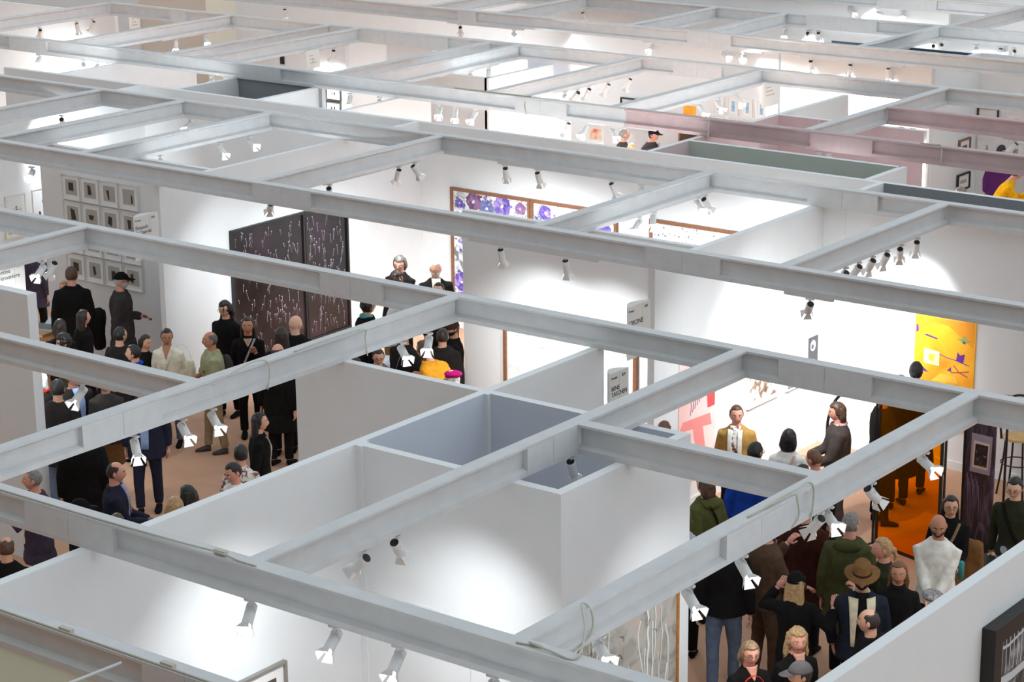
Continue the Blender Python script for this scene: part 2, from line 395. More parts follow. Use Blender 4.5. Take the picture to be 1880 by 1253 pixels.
for t in [(A,11.42,459,(466,1112),(458,1150),-1),(A,11.42,614,(618,1158),(600,1193),-1),(A,11.42,731,(740,1193),(722,1234),-1),(A,11.42,905,(914,1240),(906,1272),-1),
 (B_,-11.27,666,(678,1020),(652,1045),1),(B_,-11.27,727,(725,990),(737,1017),1),(B_,-11.27,1049,(1044,841),(1052,872),1),
 (B_,-8.71,1101,(1094,1194),(1112,1222),-1),(B_,-8.71,1265,(1259,1103),(1278,1136),-1),(B_,-8.71,1363,(1355,1048),(1371,1080),-1),(B_,-8.71,1503,(1509,966),(1492,992),1),(B_,-8.71,1521,(1513,955),(1528,980),-1),(B_,-8.71,1599,(1592,906),(1617,932),1),(B_,-8.71,1697,(1699,846),(1719,868),-1),
 (A,14.58,149,(156,712),(140,740),-1),
 (B_,-14.99,247,(243,816),(254,848),-1),(B_,-14.99,335,(327,786),(345,812),-1),(B_,-14.99,390,(383,763),(401,790),-1),(B_,-14.99,738,(733,641),(746,663),-1),(B_,-14.99,787,(788,621),(785,646),-1),
 (B_,-21.01,76,(77,484),(68,505),-1),(B_,-21.01,97,(99,477),(86,498),1),
 (A,21.84,920,(921,459),(926,483),1),(A,21.84,1039,(1037,480),(1042,505),1),(A,21.84,1487,(1487,535),(1485,550),1),
 (A,26.0,928,(927,309),(929,327),1),(A,26.0,988,(987,316),(993,335),1),(A,26.0,1125,(1122,336),(1132,356),1),(A,26.0,1178,(1178,340),(1178,358),-1),
 (B_,-21.16,731,(732,313),(726,332),1),(B_,-21.16,761,(759,305),(771,322),1),(B_,-21.16,604,(604,348),(604,363),1),
 (B_,-16.32,1172,(1176,407),(1163,427),-1),(B_,-16.32,1199,(1199,400),(1198,420),-1),(B_,-16.32,1281,(1274,372),(1284,390),-1),(B_,-16.32,1295,(1294,369),(1306,385),1),
 (B_,-12.71,1551,(1553,500),(1545,509),1),(B_,-12.71,1575,(1578,491),(1567,508),1),(B_,-12.71,1601,(1602,481),(1595,499),1),(B_,-12.71,1627,(1628,469),(1622,487),1),(B_,-12.71,1653,(1652,458),(1655,475),1),(B_,-12.71,1683,(1683,446),(1684,464),1),
 (B_,-24.72,459,(454,238),(469,251),-1),(B_,-24.72,405,(401,262),(414,281),-1),(B_,-24.72,296,(290,290),(303,306),-1),(B_,-26.72,349,(351,219),(340,235),-1),(B_,-28.70,113,(113,219),(111,226),1),
 (A,21.84,58,(60,296),(58,306),-1),
 (A,29.45,71,(72,98),(68,112),-1),(A,29.45,153,(151,110),(156,122),-1),(A,29.45,178,(182,114),(175,122),-1),(A,29.45,198,(202,115),(196,120),-1),
 (B_,-37.3,73,(74,59),(70,68),1),(B_,-37.3,141,(141,48),(143,64),1),(B_,-37.3,170,(172,45),(163,58),1),
 (B_,-33.55,323,(323,74),(324,91),-1),(B_,-33.55,377,(375,66),(380,80),-1),
 (A,29.45,388,(389,130),(388,136),-1),(A,29.45,413,(417,142),(404,152),-1),(A,29.45,642,(642,170),(640,188),-1),(A,29.45,697,(697,168),(701,182),-1),
 (A,37.5,523,(523,8),(524,22),1),(B_,-29.95,611,(612,94),(607,108),1),(B_,-29.95,573,(575,92),(571,100),-1),
 (A,37.5,845,(845,38),(845,46),1),(A,37.5,944,(942,50),(950,60),-1),(B_,-25.85,864,(861,134),(868,141),-1),(B_,-25.85,897,(897,126),(897,143),-1),
 (A,29.45,807,(808,191),(806,208),-1),(A,29.45,836,(837,191),(836,211),-1),(A,29.45,871,(875,199),(865,217),-1),
 (A,29.45,1042,(1044,222),(1036,241),1),(A,29.45,1074,(1078,222),(1069,241),-1),(A,29.45,1125,(1122,233),(1129,250),-1),
 (B_,-23.0,1037,(1038,170),(1036,180),-1),(B_,-23.0,1059,(1061,171),(1052,181),1),(B_,-23.0,1080,(1083,166),(1076,181),1),(B_,-23.0,1115,(1117,158),(1107,175),1),(B_,-23.0,1155,(1156,149),(1148,166),1),
 (B_,-20.42,1286,(1283,190),(1293,208),-1),(B_,-20.42,1318,(1316,178),(1326,195),-1),(B_,-20.42,1354,(1349,173),(1358,190),-1),
 (A,37.5,1489,(1489,112),(1492,126),1),(A,37.5,1561,(1561,118),(1561,133),1),(A,37.5,1632,(1632,127),(1636,144),1),(A,37.5,1196,(1199,75),(1192,85),-1),(A,37.5,1330,(1326,90),(1334,99),-1),(A,37.5,1365,(1365,90),(1362,95),-1),
 (A,40.85,1503,(1503,62),(1506,74),1),(A,40.85,1487,(1487,50),(1488,58),-1),(B_,-20.3,1714,(1713,80),(1716,88),1),(A,40.85,1728,(1728,80),(1727,86),1),(A,40.85,1837,(1837,91),(1838,108),1),
 (A,44.5,1562,(1561,16),(1568,26),-1),(A,44.5,1609,(1609,20),(1609,27),-1),(A,44.5,1658,(1660,16),(1656,21),-1),(A,40.85,1793,(1795,38),(1792,48),-1),(A,40.85,1842,(1845,44),(1840,53),-1),(A,40.85,1861,(1862,48),(1858,56),1),
 (A,40.85,1443,(1446,6),(1441,20),-1),(A,40.85,1484,(1482,10),(1488,14),1),(B_,-29.0,1071,(1068,20),(1073,36),1),
 (A,29.451,1503,(1506,277),(1498,290),-1),(A,29.451,1522,(1524,276),(1520,286),-1),(A,31.98,1655,(1657,230),(1652,236),-1),(A,31.98,1676,(1678,230),(1676,237),-1),(A,31.98,1862,(1865,263),(1850,279),1)]:
    sp(*t)
SPOTS += [(B_,-21.16,496,None,(-23.2,23.7,1.4),0)]
cnt = {}
for s in SPOTS: cnt.setdefault(s[:2], []).append(s)
SHORT = {(A,11.42): 'long beam crossing to bottom centre', (B_,-11.27): 'cross beam over the storage room', (B_,-8.71): 'cross beam above the right crowd', (A,14.58): 'short beam above the left crowd',
 (B_,-14.99): 'cross beam above the left crowd', (B_,-21.01): 'cross beam at the left edge', (A,21.84): 'long beam before the CIRONE wall', (A,26.0): 'long beam above the flower panels',
 (B_,-21.16): 'cross beam over the dark streaked picture', (B_,-16.32): 'cross beam before the flower panels', (B_,-12.71): 'cross beam upper right of the CIRONE sign', (B_,-24.72): 'cross beam over the bright white wall, left',
 (B_,-26.72): 'small cross beam in the left middle row', (B_,-28.70): 'leftmost cross beam of the middle row', (A,29.45): 'far long beam ending at the pink beam', (B_,-37.3): 'topmost left cross beam',
 (B_,-33.55): 'far cross beam before the cream panel', (B_,-29.95): 'far paired cross beams left of centre', (B_,-25.85): 'far paired cross beams at top centre', (B_,-23.0): 'far cross beam beside the red figure print',
 (B_,-20.42): 'far cross beam above the blue photographs', (A,37.5): 'far beam crossing above the pale grey wall', (A,40.85): 'distant beam behind the dark niches', (B_,-20.3): 'distant cross beam between dark niches',
 (A,44.5): 'most distant beam at top right', (B_,-29.0): 'distant cross beam at top centre', (A,29.451): 'nearer pink beam', (A,31.98): 'farther pink beam'}
seen_pos = {}
for i, (kind, line, mx, rear, front, sign) in enumerate(SPOTS):
    z = ZW-.036 if True else ZW
    if kind == 'A': off_ = .02 if line in (21.84, 26.0, 37.5) else BW/2; x = Ax(mx, line+off_, z); y = line+off_
    else: x = line-BW/2; y = By(mx, x, z)
    z = ZW-.035
    if rear is None: d = (Vector(front)-Vector((x, y, z))).normalized()
    else:
        depth = float(np.dot(np.array([x, y, z-CAMZ]), FW)); sc = FPX/depth
        du, dv = (front[0]-rear[0])/(sc*LL*1.13), (front[1]-rear[1])/(sc*LL*1.13)
        q = math.hypot(du, dv)
        if q > .86: du, dv = du*.86/q, dv*.86/q; q = .86
        c = sign*math.sqrt(1-du*du-dv*dv)
        d = Vector(RT*du+DN*dv+FW*c)
        if d.z > -.25: d.z = -.25
        d.normalize()
    row = sorted(cnt[(kind, line)], key=lambda s_: s_[2]); k = [r[2] for r in row].index(mx); n = len(row)
    root = empty('track_spotlight', (x, y, z))
    who = 'only' if n == 1 else 'leftmost' if k == 0 else 'rightmost' if k == n-1 else ORD[k]+' from left'
    look = 'dark-backed' if sign > 0 else 'bright-mouthed'
    root['label'] = '%s white spotlight, %s under the %s' % (look, who, SHORT[(kind, line)])
    root['category'] = 'spotlight'; root['group'] = 'track spotlights hanging under the booth beams'
    has_track = False
    link('bracket', ME['br'], root)
    bo = link('lamp_body', ME['bo'], root); bo.location = (0, 0, -.10)
    bo.rotation_mode = 'QUATERNION'; bo.rotation_quaternion = (-d).to_track_quat('Z', 'Y')
    link('rear_cap', ME['ca'], bo); link('lens', ME['le'], bo)
    for dm in ME['do']: link('barn_door', dm, bo)
    lo = link('bulb_light', LDH if rear is None else LDR if line == -12.71 else LD if (y < 20.5 and line != -21.01) else LDM if y < 28 else LD2, bo); lo.location = (0, 0, LL*.3-LL-.006)
# tracks exist under the beams; lamps on beams without a drawn track hang from the rail itself
# ------------------------------------------------------------------ pictures on walls
class Wall:
    def __init__(s, kind, v): s.k = kind; s.v = v
    def uz(s, px, py): return onA(px, py, s.v) if s.k == 'A' else onB(px, py, s.v)
    def p(s, u, z, d=0.0): return Vector((u, s.v-d, z)) if s.k == 'A' else Vector((s.v+d, u, z))
def picture(w, u0, u1, z0, z1, frame, art, label, cat='picture', fw=.03, depth=.04, matw=0.0, group=None, name='framed_picture', extra=None, artmats=None, nlay=None):
    root = empty(name, w.p((u0+u1)/2, z0, 0)); O = root.location.copy()
    def bx(mb, ua, ub, za, zb, d0, d1, mi=0):
        a = w.p(ua, za, d0)-O; b = w.p(ub, zb, d1)-O
        mb.box((min(a.x, b.x), min(a.y, b.y), min(a.z, b.z)), (max(a.x, b.x), max(a.y, b.y), max(a.z, b.z)), mi)
    if frame:
        f = MB(); bx(f, u0, u0+fw, z0, z1, .002, depth); bx(f, u1-fw, u1, z0, z1, .002, depth); bx(f, u0+fw, u1-fw, z0, z0+fw, .002, depth); bx(f, u0+fw, u1-fw, z1-fw, z1, .002, depth)
        f.build('frame', frame, root)
    ii = fw if frame else 0
    if matw:
        mt = MB(); bx(mt, u0+ii, u1-ii, z0+ii, z1-ii, .002, depth*.45); mt.build('mat_board', MAT_W, root)
    k = ii+matw
    a = MB(); bx(a, u0+k, u1-k, z0+k, z1-k, .003, depth*.5+.002)
    mats = [art]+(artmats or [])
    if extra:
        U0, U1, Z0, Z1 = u0+k, u1-k, z0+k, z1-k; dd = depth*.5+.002
        for qi, (mi, pts, *lay) in enumerate(extra):
            e = .0010+(lay[0] if lay else 1)*.0006+qi*(.00012 if len(extra) < 60 else .00002)
            a.poly([w.p(U0+(U1-U0)*u, Z0+(Z1-Z0)*v, dd+e)-O for u, v in pts], mi)
    a.build('print', mats, root)
    tag(root, label, cat, group); return root
def rectp(u, v, w, h): return [(u, v), (u+w, v), (u+w, v+h), (u, v+h)]
def circ(u, v, r, ry=None, n=12, wob=0, rot=0):
    ry = ry or r; out = []
    for i in range(n):
        a = 2*math.pi*i/n+rot; k = 1+wob*random.uniform(-1, 1); out.append((u+r*k*math.cos(a), v+ry*k*math.sin(a)))
    return out
def stroke(pts, w, asp=1.0):
    L, R = [], []
    for i, (x, y) in enumerate(pts):
        a = pts[max(i-1, 0)]; b = pts[min(i+1, len(pts)-1)]; dx, dy = (b[0]-a[0])*asp, b[1]-a[1]; l = math.hypot(dx, dy) or 1
        nx, ny = -dy/l*w/asp, dx/l*w
        L.append((x+nx, y+ny)); R.append((x-nx, y-ny))
    return L+R[::-1]
# dark panels with pale streaks, left booth
DKP = ramp_mat('dark_plum_print', [(.30, sr(8, 5, 5)), (.48, sr(24, 15, 16)), (.62, sr(42, 29, 38)), (.8, sr(56, 42, 52))], scale=1.3, detail=4, rough=.3)
STREAK = mat('pale_streak_ink', sr(178, 172, 184), .5); STREAK2 = mat('grey_streak_ink', sr(140, 130, 140), .5)
wl = Wall('B', -23.2)
def starpanel(u0, u1, label, n):
    ex = []
    for i in range(n):
        u, v = random.uniform(.03, .97), random.uniform(.03, .99); l = random.uniform(.015, .09); tl = random.gauss(0, .35)
        asp = (u1-u0)/2.1
        pts = [(u+tl*l*t/asp*.6+.006*math.sin(t*3+i), v-l*t) for t in (0, .35, .7, 1)]
        if pts[-1][1] < .01: continue
        ex.append((2 if random.random() < .55 else 1, stroke(pts, .0013, asp)))
        ex.append((1, circ(u, v, .0045/asp*1.1, .0045, 8), 2))
    picture(wl, u0, u1, .32, 2.42, BLACK, DKP, label, fw=.035, depth=.06, extra=ex, artmats=[STREAK, STREAK2], name='dark_panel_picture', group='dark streaked panels')
starpanel(23.36, 24.98, 'left half of the large dark plum picture with pale falling streaks', 150)
starpanel(24.99, 26.0, 'right half of the large dark plum picture with pale falling streaks', 130)
# purple flower panels on the back wall
PUR0 = ramp_mat('pale_foliage_print', [(.36, sr(120, 126, 128)), (.45, sr(190, 196, 198)), (.52, sr(228, 230, 232)), (.62, sr(240, 242, 246)), (.72, sr(170, 165, 205))], scale=6, detail=12, dist=1.6)
PUR1 = ramp_mat('violet_petal_ink', [(.35, sr(70, 48, 130)), (.5, sr(112, 90, 180)), (.65, sr(176, 158, 215))], scale=9, dist=1)
PUR2 = ramp_mat('plum_petal_ink', [(.35, sr(92, 58, 92)), (.6, sr(150, 110, 150))], scale=10); PUR3 = ramp_mat('blue_petal_ink', [(.35, sr(60, 66, 120)), (.6, sr(120, 130, 180))], scale=10)
wb = Wall('A', 27.88)
def purple(u0, u1, label, big):
    ex = []
    for (u, v, r, mi) in big:
        for k in range(9):
            a = 2*math.pi*k/9
            ex.append((mi, circ(u+math.cos(a)*r*.6/((u1-u0)/2.3), v+math.sin(a)*r*.6, r*.42/((u1-u0)/2.3), r*.42, 9, .25), 1+k % 3))
    for i in range(120):
        u, v = random.uniform(.03, .97), random.uniform(.02, .98); r = random.uniform(.006, .022)
        ex.append((random.choice([1, 1, 2, 3]), circ(u, v, r/((u1-u0)/2.3), r*random.uniform(.5, 1.4), 6, .5)))
    picture(wb, u0, u1, .25, 2.39, BROWNF, PUR0, label, fw=.05, depth=.06, extra=ex, artmats=[PUR1, PUR2, PUR3], name='flower_picture', group='purple flower panels')
purple(-22.53, -20.90, 'left panel of purple flowers and pale foliage in walnut frame', [(.28, .93, .075, 2), (.45, .89, .07, 3), (.66, .93, .085, 1), (.08, .9, .04, 1), (.9, .93, .05, 2), (.1, .25, .08, 1), (.1, .1, .07, 1)])
purple(-20.89, -19.22, 'right panel of purple flowers and pale foliage in walnut frame', [(.15, .93, .06, 1), (.55, .89, .07, 1), (.75, .94, .05, 3), (.88, .84, .07, 1), (.9, .93, .04, 2)])
SPK = ramp_mat('speckled_paper_print', [(.30, sr(120, 130, 140)), (.36, sr(220, 228, 230)), (.6, sr(238, 242, 243))], scale=14, detail=3)
ex = [(1, circ(random.uniform(.03, .97), random.uniform(.5, .98), random.uniform(.002, .008), random.uniform(.003, .009), 6, .4)) for i in range(170)]
picture(wb, -18.61, -16.3, .3, 2.37, BROWNF, SPK, 'long pale speckled picture in light brown frame right of the flower panels', fw=.05, depth=.06, extra=ex, artmats=[mat('blue_grey_speck', sr(100, 108, 125), .7)], name='speckled_picture')
# white textured picture on the centre wall
PALEP = ramp_mat('pale_white_print', [(.3, sr(208, 212, 212)), (.45, sr(232, 234, 234)), (.6, sr(240, 242, 242))], scale=3, detail=8)
ex = [(1, circ(.13+random.gauss(0, .03), .93+random.gauss(0, .04), .006, .004, 6, .5)) for i in range(45)]+[(1, circ(.28, .8, .018, .012, 8, .3))]
wc = Wall('A', 23.1)
picture(wc, -17.78, -15.6, .25, 2.08, BROWNF, PALEP, 'large almost white picture in walnut frame on the centre wall', fw=.05, depth=.06, extra=ex, artmats=[mat('soft_grey_mark', sr(176, 180, 182), .8)], name='pale_picture')
# 4 x 4 grid of framed prints
wg = Wall('A', 23.1)
GB = ramp_mat('grey_gradient_print', [(.3, sr(158, 156, 150)), (.7, sr(196, 194, 188))], scale=1.2); BRN = mat('dark_brown_shape_ink', sr(62, 48, 38), .7)
shapes = [[(.28,.3),(.72,.26),(.72,.82),(.28,.8)],[(.32,.2),(.66,.22),(.55,.78),(.3,.86)],[(.4,.15),(.52,.08),(.5,.72),(.28,.72)],[(.72,.1),(.86,.12),(.84,.6),(.72,.72)],
 [(.38,.12),(.82,.14),(.68,.76),(.33,.88)],[(.3,.35),(.62,.3),(.74,.62),(.26,.64)],[(.25,.3),(.6,.12),(.66,.72),(.34,.8)],[(.35,.15),(.6,.2),(.6,.75),(.28,.78)],
 [(.3,.3),(.6,.25),(.65,.6),(.35,.62)],[(.25,.55),(.7,.3),(.7,.5),(.3,.75)],[(.35,.5),(.75,.45),(.6,.3),(.4,.4)],[(.3,.6),(.65,.5),(.5,.3),(.4,.35)],
 [(.3,.25),(.75,.2),(.74,.75),(.25,.78)],[(.42,.1),(.62,.3),(.55,.75),(.32,.74)],[(.3,.1),(.65,.1),(.66,.7),(.3,.7)],[(.3,.2),(.55,.15),(.52,.8),(.28,.7)]]
ga = wg.uz(117, 315); gb = wg.uz(257, 340); gc = wg.uz(122, 500); gd = wg.uz(263, 540)
u0, u1, z0, z1 = (ga[0]+gc[0])/2, (gb[0]+gd[0])/2, (gc[1]+gd[1])/2-.03, (ga[1]+gb[1])/2-.01
for r in range(4):
    for c in range(4):
        cw = (u1-u0)/4; ch = (z1-z0)/4; a = u0+c*cw; b = z1-(r+1)*ch
        picture(wg, a+.008, a+cw-.008, b+.012, b+ch-.012, mat('white_frame', (.74, .75, .75), .5), GB, '%s print in the %s row of the four by four grid of framed brown shapes' % (['leftmost', 'second', 'third', 'rightmost'][c], ['top', 'second', 'third', 'bottom'][r]), fw=.01, depth=.04, matw=.07, extra=[(1, shapes[r*4+c])], artmats=[BRN], name='framed_shape_print', group='grid of framed shape prints')
# portraits in the far left booth
wfl = Wall('B', -29.7)
for (pxa, pya, pxb, lab) in ((7, 362, 44, 'portrait photo of a figure in dark top, nearer the left edge'), (57, 349, 92, 'portrait photo of a standing figure in white shirt beside the picture grid')):
    a = wfl.uz(pxa, pya); b = wfl.uz(pxb, pya-10); 
    w_ = b[0]-a[0]; zt = a[1]
    tops = 2 if 'dark top' in lab else 1
    body = [(.38, 0), (.72, 0), (.76, .38), (.6, .5), (.5, .5), (.36, .4)]
    picture(wfl, a[0], b[0], zt-w_*1.35, zt, mat('pale_frame', (.7, .7, .68), .5), mat('portrait_ground', sr(228, 230, 232), .7), lab, fw=.015, depth=.03, matw=.04,
            extra=[(tops, body), (2, circ(.55, .62, .08, .09)), (2, [(.2, 0), (.38, 0), (.36, .25), (.22, .28)])], artmats=[mat('portrait_pale', sr(235, 236, 238), .7), mat('portrait_dark', sr(70, 66, 66), .7)], name='portrait_photo')
a = wfl.uz(9, 428); b = wfl.uz(40, 412)
picture(wfl, a[0], b[0], a[1]-.12, a[1]+.40, mat('cream_frame', sr(225, 218, 180), .5), GREYP, 'lower cream-framed picture under the portraits at the left edge', fw=.02, depth=.03, matw=.05, name='framed_picture')
# right booth: orange painting, photos, pink painting
wr = Wall('A', 26.17)
OR0 = ramp_mat('marigold_paint', [(.3, sr(240, 150, 22)), (.45, sr(252, 176, 30)), (.6, sr(255, 196, 40)), (.75, sr(250, 168, 66))], scale=1.6, detail=3, dist=1)
ex = [(1, [(.0, .72), (.3, .92), (.55, .9), (.98, .6), (.98, 1), (0, 1)]), (2, [(.16, .26), (.42, .25), (.42, .47), (.16, .5)]), (3, [(.25, .31), (.34, .31), (.34, .41), (.25, .42)], 2),
      (4, [(.7, .38), (.82, .36), (.84, .5), (.76, .47), (.72, .52)]), (4, [(.02, .72), (.06, .75), (.05, .85), (.02, .84)]), (4, [(.15, .7), (.38, .66), (.38, .68), (.2, .72)]), (4, [(.56, .2), (.63, .19), (.62, .27)]), (4, [(.12, .14), (.25, .12), (.15, .2)]),
      (4, stroke([(.42, .44), (.55, .4), (.7, .38), (.92, .33)], .006)), (5, stroke([(.66, .3), (.76, .2), (.9, .15)], .008)), (5, stroke([(.62, .18), (.76, .2), (.92, .24)], .008)),
      (6, circ(.82, .7, .05, .04, 9, .3)), (6, [(.7, .72), (.8, .69), (.8, .74)]), (6, [(.94, .7), (.84, .69), (.84, .74)]), (6, [(.79, .78), (.85, .78), (.82, .68)]), (4, circ(.82, .68, .02, .02), 2), (7, [(.3, .0), (.75, .02), (.7, .12), (.45, .14)])]
PURI = mat('royal_purple_paint', sr(98, 40, 150), .6)
ex = [(q_[0], [(u, .42+.58*v) for u, v in q_[1]]) for q_ in ex]
picture(wr, -13.19, -12.31, .56, 2.08, None, OR0, 'tall orange and yellow abstract painting with purple and green shapes', 'painting', depth=.04, extra=ex,
        artmats=[mat('deep_orange_paint', sr(246, 158, 36), .6), mat('cream_paint', sr(255, 236, 180), .6), mat('yellow_paint', sr(255, 205, 50), .6), PURI, mat('magenta_paint', sr(178, 52, 96), .6), mat('sage_paint', sr(150, 168, 90), .6), mat('light_orange_paint', sr(255, 200, 70), .6)], name='orange_painting')
wq = Wall('B', -14.65)
COLL = ramp_mat('sepia_collage_print', [(.32, sr(60, 52, 46)), (.45, sr(150, 120, 100)), (.52, sr(225, 220, 205)), (.62, sr(196, 200, 200)), (.75, sr(120, 130, 120))], scale=9, detail=8)
a = wq.uz(1369, 752); b = wq.uz(1426, 724)
picture(wq, a[0], b[0], a[1], a[1]+.62, MAT_W, COLL, 'collage photograph of figures in white frame behind the woman in tan jacket', fw=.02, depth=.045, matw=.03, name='collage_photo')
a = wq.uz(1440, 719); b = wq.uz(1499, 690)
ex = [(1, rectp(.68, 0, .32, 1)), (2, circ(.84, .77, .09, .13), 2), (2, circ(.84, .33, .09, .13), 2), (1, circ(.82, .75, .04, .06), 3), (1, circ(.86, .31, .04, .06), 3), (3, [(0, 0), (.25, 0), (.3, .14), (.1, .2), (0, .15)])]
picture(wq, a[0], b[0]-.02, a[1], a[1]+.64, MAT_W, mat('pale_cream_print', sr(232, 228, 214), .7), 'pale picture with dark strip of two white ovals on its right', fw=.012, depth=.045, extra=ex, artmats=[mat('charcoal_print', sr(84, 84, 88), .7), MAT_W, mat('mid_grey_print', sr(120, 122, 124), .7)], name='oval_photo')
PKP = ramp_mat('blush_paint', [(.35, sr(250, 205, 200)), (.5, sr(246, 228, 224)), (.65, sr(244, 178, 172))], scale=1.1, detail=2)
a = wq.uz(1245, 760); b = wq.uz(1311, 760)
ex = [(1, [(.55, .68), (.78, .7), (.78, .9), (.55, .88)]), (2, [(.78, .55), (.98, .55), (.98, .98), (.7, .95)]), (3, [(.55, .05), (.8, .05), (.62, .5), (.35, .5)]), (3, [(.0, .45), (.9, .4), (.85, .5), (.1, .52)]), (1, circ(.85, .75, .06, .04, 8, .4), 2)]
ex += [(4, stroke([(.3+.06*i, .55+.02*i), (.33+.06*i, .62+.02*i), (.31+.06*i, .66+.02*i)], .008)) for i in range(9)]
ex += [(2, [(.1, .85), (.5, .95), (.5, .98), (.15, .93)]), (3, [(.05, .7), (.35, .8), (.3, .9), (.1, .85)])]
picture(wq, a[0], b[0], .35, 1.98, None, PKP, 'pink and red abstract painting on paper behind the grey lamp', 'painting', depth=.03, extra=ex, artmats=[mat('crimson_paint', sr(200, 34, 58), .6), mat('coral_red_paint', sr(240, 80, 84), .6), mat('rose_paint', sr(248, 150, 146), .6), mat('violet_red_paint', sr(160, 40, 120), .6)], name='pink_painting')
# storage right wall: grey marbled picture in oak frame
OAK = mat('oak_frame', sr(176, 122, 66), .5, var=.15, scale=20)
MARB = ramp_mat('marbled_grey_print', [(.3, sr(118, 108, 98)), (.42, sr(150, 144, 136)), (.55, sr(172, 168, 160)), (.66, sr(180, 158, 146)), (.8, sr(196, 196, 190))], scale=2.2, detail=10, dist=2)
we = Wall('B', -10.75)
a = we.uz(1238, 1105); b = we.uz(1062, 1210)
ex = []
for i in range(26):
    u = random.uniform(.05, .95); v = random.uniform(.35, 1); pts = [(u, v)]
    for k in range(9):
        u += random.gauss(0, .012)+math.sin(k*.8+i)*.008; v -= .075
        if v < .02: break
        pts.append((u, v))
    if len(pts) > 2: ex.append((1 if random.random() < .75 else 2, stroke(pts, random.choice([.003, .004, .007]), .8), 1+i % 3))
for i in range(22):
    u, v = random.uniform(.05, .9), random.uniform(.2, .95); ex.append((3, stroke([(u, v), (u+random.uniform(.01, .05), v+random.gauss(0, .02)), (u+random.uniform(.04, .08), v+random.gauss(0, .02))], .002, .8), 4))
picture(we, 14.86, a[0]+.02, .3, 2.1, OAK, MARB, 'large grey marbled picture with white branching lines in thin oak frame', fw=.025, depth=.05, extra=ex, artmats=[mat('chalk_line_paint', sr(214, 218, 212), .7), mat('pale_line_paint', sr(196, 198, 192), .7), mat('brown_line_paint', sr(104, 92, 80), .7)], name='marbled_picture')
# black framed photograph on the nearest right wall
wn = Wall('B', -6.95)
BW1 = ramp_mat('dark_forest_photo', [(.3, sr(36, 33, 32)), (.45, sr(70, 66, 64)), (.56, sr(112, 108, 106)), (.7, sr(190, 192, 194))], scale=5, detail=12, dist=1, stretch=(1, 1.4, .5))
ex = [(1, stroke([(.0, .78), (.2, .765), (.5, .78), (1, .74)], .02)), (1, stroke([(.02, .94), (.15, .93), (.4, .96), (1, .93)], .008)), (1, [(.06, .3), (.12, .3), (.13, .5), (.09, .66), (.05, .5)]), (1, circ(.1, .24, .05, .08, 8, .4))]
ex += [(1, stroke([(.03+.045*i, .98), (.035+.045*i, .9-.03*(i % 3)), (.03+.045*i, .8)], .004)) for i in range(20)]
picture(wn, 15.14, 17.0, .9, 2.96, mat('black_box_frame', sr(28, 24, 22), .5), BW1, 'black and white photograph in thick black box frame at bottom right corner', fw=.14, depth=.12, extra=ex, artmats=[mat('photo_white', sr(200, 206, 210), .6)], name='black_framed_photo')
w1 = Wall('B', -13.1)
picture(w1, 12.6, 13.64, .75, 1.62, SILVER, mat('brown_photo', sr(84, 72, 66), .6), 'silver-framed print with brown image at the bottom centre-left edge', fw=.03, depth=.05, matw=.1, name='silver_framed_print')
# small back-booth pictures
w34 = Wall('A', 39.7)
def quickpic(w, pxl, pyt, pxr, pyb, frame, art, label, fw=.03, matw=.06, group=None, ex=None, am=None):
    a = w.uz(pxl, pyt); b = w.uz(pxr, pyt); c = w.uz(pxl, pyb)
    return picture(w, min(a[0], b[0]), max(a[0], b[0]), min(c[1], a[1]), max(a[1], c[1]), frame, art, label, fw=fw, depth=.05, matw=matw, group=group, extra=ex, artmats=am, name='small_framed_picture')
SEP = ramp_mat('sepia_photo', [(.35, sr(70, 60, 52)), (.5, sr(150, 144, 134)), (.65, sr(205, 200, 190))], scale=9, detail=8)
quickpic(w34, 1797, 196, 1835, 236, BLACK, SEP, 'upper left small landscape photo in black frame, top right booth', fw=.02, matw=.14)
quickpic(w34, 1852, 203, 1884, 250, MAT_W, SEP, 'upper right small photo in white frame, cut by the right edge', fw=.02, matw=.12)
quickpic(w34, 1798, 250, 1830, 292, MAT_W, SEP, 'small square photo in white frame below the black framed landscape', fw=.02, matw=.14)
quickpic(w34, 1850, 258, 1884, 305, MAT_W, SEP, 'small dark photo in white frame behind the pink spotlight', fw=.02, matw=.12)
w15 = Wall('B', -18.88)
quickpic(w15, 1759, 258, 1779, 288, BROWNF, SEP, 'narrow brown-framed picture between the two pink beams', fw=.03, matw=.1)
quickpic(w15, 1756, 322, 1778, 352, BLACK, GREYP, 'narrow black-framed picture below the nearer pink beam', fw=.03, matw=.1)
w31 = Wall('A', 34.32)
REDP = ramp_mat('red_figure_print', [(.35, sr(214, 88, 84)), (.5, sr(240, 200, 170)), (.65, sr(250, 240, 225))], scale=5, detail=4)
wf2 = Wall('B', -19.0)
wfw = Wall('A', 37.7)
quickpic(wfw, 1141, 178, 1195, 232, BLACK, REDP, 'black-framed print of red figures in the bright far booth', fw=.03, matw=.12)
quickpic(wfw, 1078, 226, 1112, 262, MAT_W, REDP, 'white-framed sheet of orange figures beside hanging spotlight in far booth', fw=.015, matw=.08)
BLU = ramp_mat('blue_sky_print', [(.35, sr(84, 130, 176)), (.5, sr(150, 196, 226)), (.6, sr(225, 232, 236))], scale=4, detail=4)
w32 = Wall('A', 37.7)
for k, px in enumerate((1312, 1338, 1364, 1390)):
    quickpic(w32, px, 174+3*k, px+19, 208+3*k, MAT_W, BLU, '%s small blue landscape photo in the row under the far cross beam' % ['leftmost', 'second', 'third', 'rightmost'][k], fw=.015, matw=.07, group='row of small blue photos')
    quickpic(w32, px, 214+3*k, px+19, 240+3*k, MAT_W, mat('faint_grey_print', sr(222, 226, 230), .7), '%s pale picture in the lower row under the small blue photos' % ['leftmost', 'second', 'third', 'rightmost'][k], fw=.015, matw=.05, group='lower row of pale pictures')
